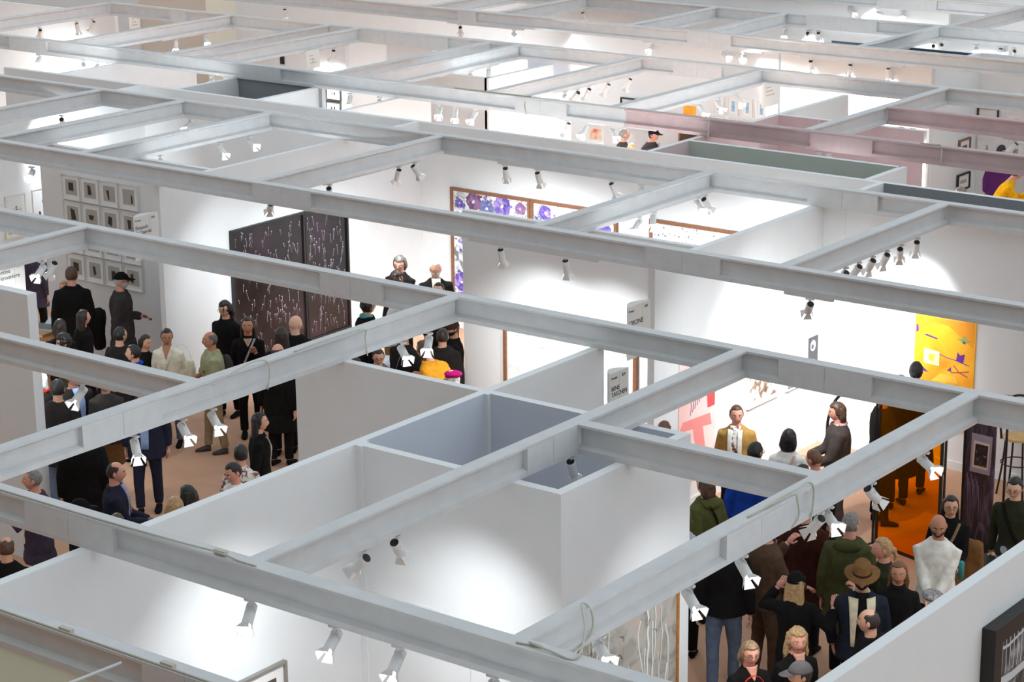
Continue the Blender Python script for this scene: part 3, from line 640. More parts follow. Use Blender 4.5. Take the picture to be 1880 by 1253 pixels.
quickpic(w32, 1248, 238, 1304, 282, BROWNF, mat('dark_brown_print', sr(66, 44, 26), .5), 'dark brown picture above the sage closet corner', fw=.03, matw=0)
quickpic(w32, 1256, 193, 1277, 212, None, ramp_mat('yellow_flag_print', [(.4, sr(252, 196, 24)), (.55, sr(236, 96, 40)), (.7, sr(90, 60, 36))], scale=1.3, detail=1), 'yellow and red hanging textile in the far booth', fw=.0, matw=0)
w46 = Wall('A', 46.5)
quickpic(w46, 1622, 13, 1651, 40, None, ramp_mat('orange_glow_print', [(.35, sr(226, 110, 20)), (.5, sr(244, 150, 30)), (.65, sr(250, 190, 60))], scale=1, detail=2), 'small orange and yellow picture at the very top right', fw=0, matw=0)
quickpic(w46, 1577, 18, 1606, 40, None, ramp_mat('green_leaf_print', [(.35, sr(20, 50, 40)), (.55, sr(70, 120, 80)), (.7, sr(200, 220, 190))], scale=3), 'small dark green leafy picture left of the orange one at top', fw=0, matw=0)
quickpic(w46, 1698, 19, 1722, 34, None, mat('navy_print', sr(40, 52, 90), .6), 'small navy blue panel right of the orange picture at top', fw=0, matw=0)
w28 = Wall('B', -28.87)
w27 = Wall('A', 34.32)
quickpic(w27, 600, 158, 627, 182, BLACK, MAT_W, 'upper white sheet with small sketch beside the dark closet', fw=.02, matw=.03, ex=[(1, rectp(.3, .35, .1, .3)), (1, rectp(.5, .35, .15, .35))], am=[INK])
quickpic(w27, 600, 184, 627, 210, BLACK, MAT_W, 'lower white sheet with small sketch beside the dark closet', fw=.02, matw=.03, ex=[(1, rectp(.25, .35, .15, .3)), (1, rectp(.5, .35, .15, .35))], am=[INK])
quickpic(w27, 712, 158, 745, 176, None, SEP, 'brown patterned picture glimpsed above the far closet wall', fw=0, matw=0)
quickpic(Wall('B', -28.87), 385, 150, 398, 170, None, GREYP, 'grey leaf-like paper piece on the wall beside the dark closet', fw=0, matw=0) if False else None
quickpic(Wall('A', 41.1), 515, 102, 522, 117, None, BLACK, 'tiny dark vertical picture below the far cross beams', fw=0, matw=0)
# ------------------------------------------------------------------ blade signs with gallery names
SIGN = mat('sign_off_white', sr(222, 221, 217), .6)
def text(s, size, mt, parent, loc, rot, name='lettering', sx=1.0):
    c = bpy.data.curves.new(name, 'FONT'); c.body = s; c.size = size; c.extrude = .0008; c.space_line = .95; c.resolution_u = 2; c.space_character = .95
    o = bpy.data.objects.new(name, c); COL.objects.link(o); dg = bpy.context.evaluated_depsgraph_get()
    me = bpy.data.meshes.new_from_object(o.evaluated_get(dg)); bpy.data.objects.remove(o)
    me.materials.clear(); me.materials.append(mt)
    q = bpy.data.objects.new(name, me); COL.objects.link(q); q.parent = parent; q.location = loc; q.rotation_euler = rot; q.scale = (sx, 1, 1); return q
def sign(x, y0, y1, z0, z1, name, num, label, size=.1, drop=.33):
    L = y1-y0; root = empty('gallery_sign', (x, y0, z0)); H = z1-z0
    n = 12; ring = []
    pts = [(0, 0)]+[(0, L)]+[(-.13*math.sin(math.pi*k/n), L-L*k/n) for k in range(1, n)]
    b = MB(); b.loft([[(px, py, 0) for px, py in pts], [(px, py, H) for px, py in pts]])
    b.build('sign_panel', SIGN, root)
    rot = (math.pi/2, 0, math.pi/2)
    text(name, size, INK, root, (.002, .03, H-drop), rot)
    text('Principal', .035, INK, root, (.002, .03, H-.07), rot)
    text(num, .045, INK, root, (.002, L-.13, H-.07), rot)
    MB().box((0, L-.17, 0), (.001, L-.168, H)).build('rule_line', GREYP, root)
    tag(root, label, 'sign', 'gallery name signs'); return root
sign(-14.55, 21.30, 21.80, 2.36, 3.02, 'CIRONE', 'B30', 'white blade sign reading CIRONE beside the centre wall end', .088, .24)
sign(-13.04, 18.76, 19.12, 2.2, 3.08, 'BENE\nTASCHEN', 'B29', 'white blade sign reading BENE TASCHEN at the storage wall end', .07, .20)
sign(-23.12, 21.38, 21.86, 2.36, 3.0, 'Einspach\n& Czapolai', 'B20', 'white blade sign reading Einspach beside the picture grid', .075, .19)
ya, za = onB(0, 482, -22.6); yb, zb = onB(44, 478, -22.6)
sign(-22.6, ya-.25, yb, 1.9, zb, 'Clémentine\nde la Féronnière', 'B19', 'white blade sign reading Clémentine de la Féronnière at the left edge', .085, .12)
wpk = Wall('A', 31.74)
quickpic(wpk, 1634, 309, 1663, 340, None, mat('brick_red_panel', sr(150, 44, 26), .6), 'small brick red panel low on the pink wall', fw=0, matw=0, ex=[(1, [(.2, .15), (.9, .35), (.9, .5), (.25, .3)])], am=[MAT_W])
def farsign(xp, px0, px1, py0, py1, label):
    a = onB(px0, py0, xp); b = onB(px1, py0, xp); c = onB(px0, py1, xp); L = b[0]-a[0]; H = a[1]-c[1]
    r_ = empty('gallery_sign', (xp, a[0], c[1])); MB().box((-.04, 0, 0), (0, L, H)).build('sign_panel', SIGN, r_)
    for k_ in range(3): MB().box((0, .1, H-.12-.07*k_), (.002, L*(.5+.12*k_), H-.10-.07*k_)).build('lettering', GREYP, r_)
    tag(r_, label, 'sign')
farsign(-20.36, 1402, 1430, 152, 198, 'blank white blade sign hanging at the corner of a far cross beam')
farsign(-29.9, 562, 586, 94, 128, 'small white blade sign with grey lettering at upper left of centre')
farsign(-37.2, 236, 256, 27, 54, 'small white blade sign near the cream hall panel at top left')
# ------------------------------------------------------------------ cables and rod
def smooth(pts, n=6):
    out = []; P = [Vector(p) for p in pts]
    for i in range(len(P)-1):
        p0 = P[max(i-1, 0)]; p1 = P[i]; p2 = P[i+1]; p3 = P[min(i+2, len(P)-1)]
        for k in range(n):
            t = k/n; out.append(.5*((2*p1)+(p2-p0)*t+(2*p0-5*p1+4*p2-p3)*t*t+(3*p1-p0-3*p2+p3)*t**3))
    out.append(P[-1]); return out
def cable(pts, label, r=.008, plug=None):
    O = Vector(pts[0]); root = MB().tube([p-O for p in smooth(pts)], r, 6).build('power_cable', CABLE, None, True); root.location = O
    tag(root, label, 'cable')
    if plug:
        for k, q in enumerate(plug):
            q = Vector(q)-O; MB().box(q-Vector((.06, .02, 0)), q+Vector((.06, .02, .035))).build('plug', CABLE, root)
T = ZB+.008
def aL(y, pxs, dz=(), du=()): return [(Ax(p, y), y+(du[i] if du else 0), T+(dz[i] if dz else 0)) for i, p in enumerate(pxs)]
cable(aL(9.72, (-20, 40, 110, 200, 222, 238, 300, 400)), 'grey cable with two white plugs along the nearest beam', .009, [(Ax(118, 9.72), 9.74, T-.01), (Ax(305, 9.72), 9.74, T-.01)])
cable(aL(11.44, (-10, 60, 180, 330, 400, 440, 470), (0, 0, 0, .01, .02, 0, 0)), 'white cable with plug lying along long beam at lower left', .009, [(Ax(402, 11.44), 11.46, T)])
x0 = Ax(990, 11.46)
cable([(x0-.2, 11.46, T), (x0, 11.5, T), (x0-.1, 11.48, T+.02), (x0+.1, 11.46, T+.01), (x0+.3, 11.48, T), (x0+.15, 11.8, T+.06), (-8.72, 12.2, T+.05), (-8.70, 12.3, T-.05), (-8.70, 12.25, ZW+.05), (-8.66, 11.7, ZW-.02)], 'looped pale cable at the junction of the two nearest beams', .009)
y0 = By(1490, -8.71)
cable([(-8.75, By(1410, -8.71), T), (-8.74, By(1440, -8.71), T+.02), (-8.72, y0-.2, T+.03), (-8.75, y0, T+.02), (-8.7, y0+.02, T-.02), (-8.695, y0, ZB-.2), (-8.70, y0-.02, ZW-.03)], 'pale tied cable hanging over the right cross beam', .009)
cable([(-8.75, By(1380, -8.71), T), (-8.72, By(1455, -8.71), T+.01), (-8.695, By(1462, -8.71), ZB-.06), (-8.69, By(1463, -8.71), ZB-.2), (-8.72, By(1452, -8.71), ZW-.01)], 'second pale cable looping down beside the tied cable', .008)
cable([(-14.85, By(372, -14.99), T), (-14.98, By(440, -14.99), T+.02), (-15.0, By(470, -14.99), T+.03), (-14.98, By(488, -14.99), T), (-14.975, By(492, -14.99), ZB-.12), (-14.98, By(488, -14.99), ZW-.01)], 'pale cable draped over the left cross beam above the khaki shirt', .008)
cable([(-14.99, By(540, -14.99), T), (-14.99, By(600, -14.99), T+.01), (-14.97, By(664, -14.99), T), (-14.975, By(668, -14.99), ZB-.1), (-14.98, By(672, -14.99), ZW-.02)], 'thin pale cable hanging on the left cross beam near the storage room', .007)
cable(aL(29.5, (835, 860, 900, 960, 975)) + [(Ax(962, 29.44), 29.44, ZB-.1), (Ax(966, 29.44), 29.44, ZW-.02)], 'pale cable running along far beam at top centre', .012)
cable([(Ax(1304, 29.44), 29.43, T), (Ax(1303, 29.44), 29.42, ZB-.2), (Ax(1300, 29.44), 29.43, ZW-.05)], 'beige hanging cord where the pink beam begins', .015)
cable(aL(29.5, (1690, 1715, 1728)) + [(Ax(1730, 29.44), 29.43, ZB-.1), (Ax(1729, 29.44), 29.43, ZW)], 'thin cord wrapped around the nearer pink beam', .012)
ra = onZ(222, 1213, ZB); rb = onZ(140, 1258, ZB)
rod = MB().tube([(0, 0, 0), (rb[0]-ra[0]-.15, rb[1]-ra[1]-.7, 0)], .012, 10).build('hanging_rod', BEAM, None, True); rod.location = (ra[0], ra[1], ZB-.02); tag(rod, 'slim white rod joining the nearest beam at bottom left', 'rod')
# ------------------------------------------------------------------ people
SK = dict(fair=mat('skin_fair', sr(226, 178, 152), .55), light=mat('skin_light', sr(214, 162, 134), .55), tan=mat('skin_tan', sr(186, 130, 100), .55), pink=mat('skin_ruddy', sr(222, 158, 136), .55))
LIP = mat('lips', sr(176, 92, 84), .5); EYEW = mat('eye_white', (.75, .73, .70), .3); IRIS = mat('iris_dark', (.03, .02, .015), .2)
HAIR = {k: mat('hair_'+k, sr(*c), .45, var=.25, scale=40) for k, c in dict(black=(26, 21, 19), dark=(44, 32, 26), brown=(84, 58, 42), auburn=(112, 74, 48), blond=(176, 142, 98), dblond=(140, 112, 82), grey=(128, 122, 116), silver=(190, 188, 186), white=(225, 222, 218), salt=(92, 86, 82)).items()}
CL = {}
def cloth(name, rgb, var=.12, scale=14, rough=.85):
    if name not in CL: CL[name] = mat('cloth_'+name, sr(*rgb), .95, var=var, scale=scale, bump=.25, spec=.12)
    return CL[name]
for n_, c_ in dict(black=(24, 22, 22), offblack=(38, 34, 33), charcoal=(62, 57, 56), darkgrey=(78, 70, 66), brown=(86, 66, 52), choc=(60, 42, 34), olive=(86, 88, 50), parka=(74, 76, 46), moss=(58, 56, 38), khaki=(158, 158, 124), sand=(150, 130, 100), white=(232, 228, 220), cream=(232, 226, 206), blue=(28, 66, 160), navy=(40, 42, 58), denim=(36, 40, 52), jeans=(92, 104, 124), pjeans=(160, 172, 180), tan=(176, 136, 72), mustard=(226, 152, 40), yellow=(238, 174, 20), purple=(84, 40, 96), lilac=(168, 162, 192), plum=(70, 60, 76), magenta=(170, 20, 100), red=(206, 48, 30), skyblue=(150, 176, 218), greyblue=(112, 118, 132), lightgrey=(166, 164, 162), pinkish=(214, 170, 166), teal=(70, 150, 148), leopard=(120, 84, 50), greyfelt=(112, 106, 106), hatbrown=(122, 88, 54), shear=(222, 210, 182), dgreen=(46, 48, 34), maroon=(66, 34, 28)).items(): cloth(n_, c_)
CL['leopard'] = ramp_mat('cloth_leopard', [(.38, sr(40, 28, 20)), (.46, sr(104, 70, 40)), (.6, sr(160, 116, 66))], scale=26, detail=3)
CL['tweed'] = ramp_mat('cloth_tweed', [(.35, sr(70, 66, 68)), (.5, sr(112, 106, 108)), (.66, sr(140, 134, 134))], scale=40, detail=2)
CL['stripe'] = ramp_mat('cloth_stripe', [(.4, sr(150, 146, 172)), (.6, sr(205, 204, 220))], scale=18, kind='wave', detail=1)
CL['print'] = ramp_mat('cloth_print_blouse', [(.42, sr(120, 74, 62)), (.5, sr(226, 218, 210)), (.7, sr(236, 232, 226))], scale=22, detail=2)
GLS = mat('spectacle_rim', (.02, .018, .016), .3); METAL = mat('polished_metal', (.6, .6, .6), .25, metal=.9)
LEATHER = mat('black_leather', (.02, .018, .017), .4)
def head_rings(H, face=True, inflate=0.0, nu=26, nv=22):
    """rings from chin up: list of rings in head frame; origin at head centre, front -Y"""
    w, dp, hh = .0455*H, .058*H, .067*H; rings = []
    for i in range(nv+1):
        t = math.pi*i/nv; t = min(max(t, .03), math.pi-.03); ring = []
        for j in range(nu):
            a = 2*math.pi*j/nu-math.pi/2
            x, y, z = math.sin(t)*math.cos(a), math.sin(t)*math.sin(a), -math.cos(t)
            X, Y, Z = x*w, y*dp, z*hh
            if z < 0:
                k = -z; X *= 1-.30*k*k; 
                if y < 0: Y *= 1+.02*k
                else: Y *= 1-.35*k
            else: Y *= 1.0; X *= 1+.04*z
            if y < 0 and face:
                fx = X/w
                nose = math.exp(-(fx/.16)**2)*max(0, math.exp(-((z+.20)/.15)**2)+.55*math.exp(-((z-.02)/.16)**2)); Y -= nose*.017*H/1.0*.62
                for s_ in (-1, 1): Y += math.exp(-((fx-s_*.42)/.2)**2-((z-.06)/.11)**2)*.0052*H
                Y -= math.exp(-((z-.20)/.07)**2)*.0016*H
                Y -= math.exp(-(fx/.26)**2-((z+.46)/.07)**2)*.0034*H
                Y -= math.exp(-(fx/.3)**2-((z+.80)/.12)**2)*.004*H
            if inflate: L = math.sqrt(X*X+Y*Y+Z*Z); X += X/L*inflate; Y += Y/L*inflate; Z += Z/L*inflate
            ring.append(Vector((X, Y, Z)))
        rings.append(ring)
    return rings
PENDING = []
def vremesh(mb, name, mats, vox, parent, fold=0.0, fscale=9.0, streak=0.0, sm=2):
    me = mb.mesh(name, mats); o = bpy.data.objects.new(name, me); COL.objects.link(o); o.parent = parent
    r = o.modifiers.new('r', 'REMESH'); r.mode = 'VOXEL'; r.voxel_size = vox
    s_ = o.modifiers.new('s', 'SMOOTH'); s_.iterations = sm; s_.factor = .6
    PENDING.append((o, mats, fold, fscale, streak, random.uniform(0, 50))); return o
def finish_meshes():
    dg = bpy.context.evaluated_depsgraph_get()
    for o, mats, fold, fscale, streak, off in PENDING:
        me2 = bpy.data.meshes.new_from_object(o.evaluated_get(dg)); n = len(me2.vertices)
        if (fold or streak) and n:
            co = np.empty(n*3); me2.vertices.foreach_get('co', co); no = np.empty(n*3); me2.vertices.foreach_get('normal', no)
            co = co.reshape(-1, 3); no = no.reshape(-1, 3); d = np.zeros(n)
            for i, p in enumerate(co):
                if fold: d[i] += fold*(noise.noise((p[0]*fscale+off, p[1]*fscale, p[2]*fscale*.55))+.4*noise.noise((p[0]*fscale*2.3, p[1]*fscale*2.3+off, p[2]*fscale*1.6)))
                if streak: d[i] += streak*noise.noise((p[0]*70+off, p[1]*70, p[2]*7))
            me2.vertices.foreach_set('co', (co+no*d[:, None]).ravel())
        me2.materials.clear()
        for m_ in (mats if isinstance(mats, list) else [mats]): me2.materials.append(m_)
        me2.polygons.foreach_set('use_smooth', [True]*len(me2.polygons))
        o['_m'] = 1; nm = o.name; old = o.data; SWAP.append((o, me2))
    for o, me2 in SWAP:
        o.modifiers.clear(); o.data = me2; me2.update()
        if '_m' in o: del o['_m']
SWAP = []
TR = [(.44, .098, .066), (.50, .102, .070), (.55, .096, .066), (.61, .086, .060), (.67, .093, .064), (.73, .102, .068), (.775, .104, .062), (.798, .096, .058), (.818, .078, .050), (.836, .055, .043), (.853, .041, .040)]
def ik(Sp, T_, l1, l2, hint):
    d = T_-Sp; L = d.length; mxl = (l1+l2)*.985
    if L > mxl: T_ = Sp+d*(mxl/L); d = T_-Sp; L = mxl
    a = (l1*l1-l2*l2+L*L)/(2*L); h = math.sqrt(max(l1*l1-a*a, 1e-6)); u = d.normalized(); hv = hint-u*hint.dot(u)
    if hv.length < 1e-4: hv = Vector((0, 1, 0))
    hv.normalize(); return Sp+u*a+hv*h, T_
def person(px, py, H, yaw, label, skin='light', hair='dark', hstyle='short', top='black', legs='black', fit=1.0, hem=.47, ease=.012, arms=('down', 'down'), head=(0, 0, 0),
           lean=0, female=False, extra=(), beard=None, shoes='black', open_=None, glasses=False, face=True, vneck=0, name='person', skirt=None, stride=.06, collar=None, dx=0, bald=False, sleeve=1.0, detail=1):
    skn = SK[skin]; bx, by = onZ(px, py, H*.995)
    cdir = math.atan2(-by, -bx)+math.radians(yaw); rz = cdir+math.pi/2
    lr = math.tan(math.radians(lean)); hip = .53*H
    # keep the head where it is seen: shift the feet back when leaning
    sh = Matrix.Rotation(rz, 3, 'Z')@Vector((0, -lr*(H-hip)*.9, 0))
    root = empty(name, (bx-sh.x, by-sh.y, 0), rz); tag(root, label, 'person')
    def U(p):
        p = Vector(p)
        if p.z > hip: p.y -= lr*(p.z-hip)
        return p
    sw = (.100 if not female else .089)*H; shz = .798*H
    hy, hp_, hr = [math.radians(a) for a in head]
    hc = U((0, -.012*H, .933*H)); MH = Matrix.Translation(hc)@Matrix.Rotation(-hy, 4, 'Z')@Matrix.Rotation(hp_, 4, 'X')@Matrix.Rotation(hr, 4, 'Y')
    # arms
    AR = []
    presets = dict(down=(.15, .02, .47), back=(.14, .08, .50), front=(.02, -.20, .60), clasp=(.012, -.17, .53), phone=(.06, -.16, .61), chin=(.03, -.13, .84), chest=(.05, -.15, .70), hold=(.10, -.20, .58), up=(.12, -.17, .80), side=(.20, -.05, .56), pocket=(.13, -.07, .52), far=(.10, -.30, .68), cross=(-.04, -.15, .64), wave=(.26, -.10, .74), strap=(.06, -.12, .74))
    for s_, ar in ((-1, arms[0]), (1, arms[1])):
        tx, ty, tz = presets[ar] if isinstance(ar, str) else ar
        Sp = U((s_*sw, 0, shz-.012*H)); Tg = U((s_*tx*H*(1 if isinstance(ar, str) else 1), ty*H, tz*H))
        E, Tg = ik(Sp, Tg, .172*H, .145*H, Vector((s_*.35, .4, -.9)))
        AR.append((s_, Sp, E, Tg))
    # skin body: trunk, neck, head, arms, hands, lower legs in one mesh
    b = MB(); n = 14
    def tring(z, rx, ry, e=0):
        c = U((0, 0, z*H)); return [c+Vector(((rx*H*fit*(.93 if female else 1)+e)*math.cos(2*math.pi*j/n), (ry*H*fit+e)*math.sin(2*math.pi*j/n), 0)) for j in range(n)]
    b.loft([tring(z, rx*.90, ry*.90, -.008) for z, rx, ry in TR if z > .54])
    b.tube([U((0, .004*H, .82*H)), U((0, 0, .85*H)), hc+Vector((0, .012*H, -.03*H)), hc+Vector((0, .01*H, 0))], [.042*H, .034*H, .032*H, .03*H], 12)
    hn = len(b.f); hr_ = head_rings(H, face, nu=26 if detail else 18, nv=22 if detail else 14)
    b.loft([[MH@p for p in r] for r in hr_], 0)
    nu = len(hr_[0])
    if face:      # lips
        for fi in range(hn, len(b.f)-2):
            i, j = divmod(fi-hn, nu); c = sum((hr_[i][j] + hr_[i+1][(j+1) % nu] for _ in (0,)), Vector())/2
            if c.y < 0 and abs(c.x) < .0135*H and abs(c.z/(.067*H)+.46) < .075: b.m[fi] = 1
    for s_ in (-1, 1): b.ell(MH@Vector((s_*.046*H, .004*H, -.002*H)), (.006*H, .012*H, .018*H), 8, 6, mx=(MH.to_3x3().to_4x4()))
    for s_, Sp, E, Tg in AR:
        b.tube([Sp, Sp.lerp(E, .5), E, E.lerp(Tg, .4), Tg], [.027*H*fit, .026*H*fit, .020*H, .021*H, .0145*H], 10)
        f = (Tg-E).normalized()
        inward = Vector((-s_, 0, 0)) if f.z < -.6 else Vector((0, 0, -1)) if abs(f.z) < .75 else Vector((0, -1, 0))
        nrm = inward-f*inward.dot(f); nrm.normalize(); lat = f.cross(nrm)
        hs = H/1.75
        pc = Tg+f*.045*hs
        M3 = Matrix((lat, nrm, f)).transposed().to_4x4()
        b.ell(pc, (.039*hs, .017*hs, .055*hs), 10, 7, mx=M3)
        for k in range(4):
            o_ = (k-1.5)*.019*hs; ln = (.066, .076, .07, .056)[k]*hs; cu = .35+.12*k+random.uniform(-.05, .1)
            q0 = Tg+f*.085*hs+lat*o_; d1 = (f+nrm*cu*.6).normalized(); q1 = q0+d1*ln*.45; d2 = (f*.6+nrm*cu*1.6).normalized(); q2 = q1+d2*ln*.32; d3 = (f*.2+nrm*1.2).normalized(); q3 = q2+d3*ln*.25
            b.tube([q0-f*.02*hs, q0, q1, q2, q3], [.0088*hs, .0088*hs, .0082*hs, .0076*hs, .006*hs], 6)
        th = -1 if s_ > 0 else 1
        t0 = Tg+f*.02*hs-lat*th*s_*0-lat*.03*hs*(1 if s_*1 > 0 else -1)*-1 if False else Tg+f*.025*hs+lat*(.03*hs)*(1 if (lat.y < 0) else -1)
        la = lat*(1 if lat.y < 0 else -1)
        b.tube([t0, t0+(f*.6+la).normalized()*.03*hs, t0+(f*.6+la).normalized()*.03*hs+(f+nrm*.5).normalized()*.028*hs, t0+(f*.6+la).normalized()*.03*hs+(f+nrm*.5).normalized()*.05*hs], [.012*hs, .0105*hs, .0095*hs, .007*hs], 6)
    LG = []
    for s_ in (-1, 1):
        Hp = Vector((s_*.052*H, 0, .50*H)); An = Vector((s_*.058*H, s_*stride*H*.5, .05*H)); Kn = Hp.lerp(An, .5)+Vector((s_*.006*H, -.012*H, 0)); LG.append((s_, Hp, Kn, An))
        b.tube([Hp, Kn, Kn.lerp(An, .35), An], [.045*H, .030*H, .031*H, .021*H], 10)
    b.build('body', [skn, LIP], root, True)
    # eyes, brows
    if face:
        for s_ in (-1, 1):
            e = MB(); c = MH@Vector((s_*.0195*H, -.0485*H, .0045*H)); m4 = MH.to_3x3().to_4x4()
            e.ell(c, (.0078*H, .0045*H, .0036*H), 10, 6, 0, m4); e.ell(MH@Vector((s_*.0195*H, -.0515*H, .0045*H)), (.0032*H, .0022*H, .0033*H), 8, 6, 1, m4); e.build('eye', [EYEW, IRIS], root, True)
        hm = HAIR.get(hair if not bald else (beard or 'dark'), HAIR['dark'])
        br = MB()
        for s_ in (-1, 1): br.tube([MH@Vector((s_*x*H, y*H, z*H)) for x, y, z in ((.008, -.0555, .0155), (.018, -.0545, .0195), (.029, -.0465, .0165))], [.0022*H, .0026*H, .0014*H], 6)
        br.build('eyebrows', hm, root, True)
    # hair
    if not bald and hstyle != 'none':
        hb = MB(); hm = HAIR[hair]
        thick = dict(short=.010, buzz=.004, crop=.007, curly=.022, long=.012, bob=.016, bun=.008, tied=.009, thin=.006, longcurly=.020).get(hstyle, .01)
        R = head_rings(H, False, thick); nvr = len(R)-1; top_rings = []
        fr = .88 if hstyle in ('thin', 'buzz') else .74
        for i, ring in enumerate(R):
            out = []
            for p in ring:
                q = Vector(p); zf = q.z/(.067*H); yf = -q.y/(.058*H)
                # keep the face bare: pull the front part of the shell inside the head
                lim = fr if yf > .35 else (-.15 if yf > -.05 else (-.55 if hstyle in ('buzz', 'short', 'crop', 'thin') else -.75))
                if yf > .05 and hstyle in ('long', 'longcurly', 'bob'): lim = fr if yf > .36 else -.2
                if zf < lim: q = q*(.80 if yf > -.05 else .84)
                if hstyle == 'thin' and zf > .72 and abs(yf) < .55: q = q*.90
                out.append(MH@q)
            top_rings.append(out)
        hb.loft(top_rings)
        if hstyle in ('bun', 'tied'):
            hb.ell(MH@Vector((0, .062*H, .02*H if hstyle == 'bun' else -.015*H)), (.022*H, .020*H, .022*H), 10, 7)
        if hstyle == 'tied': hb.tube([MH@Vector((0, .065*H, -.02*H)), MH@Vector((0, .075*H, -.05*H)), MH@Vector((0, .06*H, -.085*H))], [.014*H, .013*H, .005*H], 8)
        if hstyle in ('long', 'longcurly', 'bob'):
            ln = dict(bob=.075, long=.17, longcurly=.155)[hstyle]*H; rg = []
            for k in range(9):
                t = k/8; z = .035*H-t*(ln+.035*H); wd = (.050+.014*math.sin(t*2.2))*H*(1.12 if hstyle == 'longcurly' else 1.0)*(1-.25*max(0, t-.7)/.3); dd = (.036-.010*t)*H; yo = (.024+.016*t)*H
                ring = []
                for j in range(16):
                    a = 2*math.pi*j/16; x = math.cos(a)*wd; y = math.sin(a)*dd
                    if math.sin(a) < 0: y = y*.45-(.020*H if t > .15 else .0)*(abs(math.cos(a))**2)*(1-.0*t)
                    ring.append(hc+MH.to_3x3()@Vector((x, y+yo, z)) if t < .55 else hc+(MH.to_3x3()@Vector((x, y+yo, -.0)))+Vector((0, 0, z)))
                rg.append(ring)
            hb.loft(rg)
        vremesh(hb, 'hair', hm, .0075, root, fold=.009 if 'curly' in hstyle else .003, fscale=34 if 'curly' in hstyle else 20, streak=.004, sm=1)
    if bald == 'ring':
        hb = MB(); R = head_rings(H, False, .005); out = []
        for ring in R:
            o2 = []
            for p in ring:
                q = Vector(p); zf = q.z/(.067*H); yf = -q.y/(.058*H)
                if not (-.6 < zf < .45 and yf < .1): q = q*.88
                o2.append(MH@q)
            out.append(o2)
        hb.loft(out); vremesh(hb, 'hair', HAIR[hair], .008, root, streak=.002, sm=1)
    if beard:
        hb = MB(); R = head_rings(H, False, .007); out = []
        for ring in R:
            o2 = []
            for p in ring:
                q = Vector(p); zf = q.z/(.067*H); yf = -q.y/(.058*H)
                if not (zf < -.30 and yf > .05) or (abs(q.x) < .010*H and -.50 < zf < -.40): q = q*.86
                o2.append(MH@q)
            out.append(o2)
        hb.loft(out); vremesh(hb, 'beard', HAIR[beard], .007, root, streak=.002, sm=1)
    # top garment
    e = ease; g = MB(); hz = hem
    prof = [(z, rx, ry) for z, rx, ry in TR if z > hz+.02]
    fl_ = max(0, .50-hz)
    rings = [tring(hz, .104+.05*fl_, .074+.05*fl_, e)]+([tring((hz+.5)/2, .104+.02*fl_, .073+.02*fl_, e)] if hz < .42 else [])+[tring(z, rx, ry, e*(1 if z < .8 else .8)) for z, rx, ry in prof]
    g.loft(rings)
    for s_, Sp, E, Tg in AR:
        r0 = .034*H*fit+e*.5; cuff = E.lerp(Tg, .93) if sleeve >= 1 else (E.lerp(Tg, -.0) if sleeve > .4 else E.lerp(Sp, .3))
        pts = [Sp+Vector((-s_*.03*H, 0, .004*H)), Sp, Sp.lerp(E, .5), E, E.lerp(Tg, .5), cuff] if sleeve >= 1 else [Sp+Vector((-s_*.03*H, 0, .004*H)), Sp, Sp.lerp(E, .5), cuff]
        rr = [r0*.9, r0*1.05, r0*.95, r0*.82, r0*.74, r0*.62] if sleeve >= 1 else [r0*.9, r0*1.05, r0*.95, r0*.9]
        g.tube(pts, rr, 12)
    gname = 'coat' if hz < .40 else ('jacket' if ease > .018 else 'top')
    gm = CL[top]
    vremesh(g, gname, gm, .015 if detail else .022, root, fold=.008 if e < .018 else .012, fscale=8 if e < .018 else 6)
    # trousers / skirt
    t = MB(); lg = CL[legs]
    if not skirt:
        t.loft([tring(.585, .084, .060, .004), tring(.53, .098, .068, .006), tring(.485, .10, .072, .006)])
        for s_, Hp, Kn, An in LG: t.tube([Hp+Vector((0, 0, .02*H)), Hp-Vector((0, 0, .04*H)), Kn, Kn.lerp(An, .5), An+Vector((0, 0, .005*H))], [.052*H, .053*H, .040*H, .037*H, .034*H], 12)
        vremesh(t, 'trousers', lg, .017 if detail else .024, root, fold=.008, fscale=8)
    else:
        t.loft([tring(.30, .11, .08, .01), tring(.42, .108, .078, .008), tring(.50, .102, .072, .006), tring(.58, .086, .062, .004)]); vremesh(t, 'skirt', CL[skirt], .017, root, fold=.008)
    for s_, Hp, Kn, An in LG:
        s2 = MB(); c = Vector((An.x, An.y-.02*H, 0)); L2 = .075*H; pr = []
        for (yy, wd, ht) in ((.030, .016, .045), (.022, .024, .055), (.0, .024, .052), (-.04, .027, .036), (-.075, .026, .026), (-.095, .015, .018)):
            pr.append([Vector((c.x+wd*H*math.cos(a_), c.y+yy*H+.01*H, max(0.0, ht*H*.5+ht*H*.5*math.sin(a_)))) for a_ in [2*math.pi*j/10 for j in range(10)]])
        s2.loft(pr); s2.build('shoe', CL[shoes] if shoes in CL else LEATHER, root, True)
    # front patches: shirt, neckline
    def patch(nm, mt, z0, z1, w0, w1, off=.006, steps=8, side=-1, x0=0.0, th=0):
        mb = MB(); P = []
        for i in range(steps+1):
            tt = i/steps; z = z0+(z1-z0)*tt; w = w0+(w1-w0)*tt; row = []
            zs = [q[0] for q in TR]; k = max(0, min(len(TR)-2, next((ii for ii in range(len(TR)-1) if TR[ii+1][0] >= z), len(TR)-2))); a0 = TR[k]; a1 = TR[k+1]; u = (z-a0[0])/(a1[0]-a0[0]); u = min(max(u, 0), 1)
            rx = (a0[1]+(a1[1]-a0[1])*u)*H*fit*(.93 if female else 1)+e+off; ry = (a0[2]+(a1[2]-a0[2])*u)*H*fit+e+off
            for j in range(7):
                x = (x0+w*(j/6*2-1))*H; yy = side*ry*math.sqrt(max(0, 1-(x/rx)**2)) if abs(x) < rx else 0
                row.append(U((x, yy, z*H)))
            P.append(row)
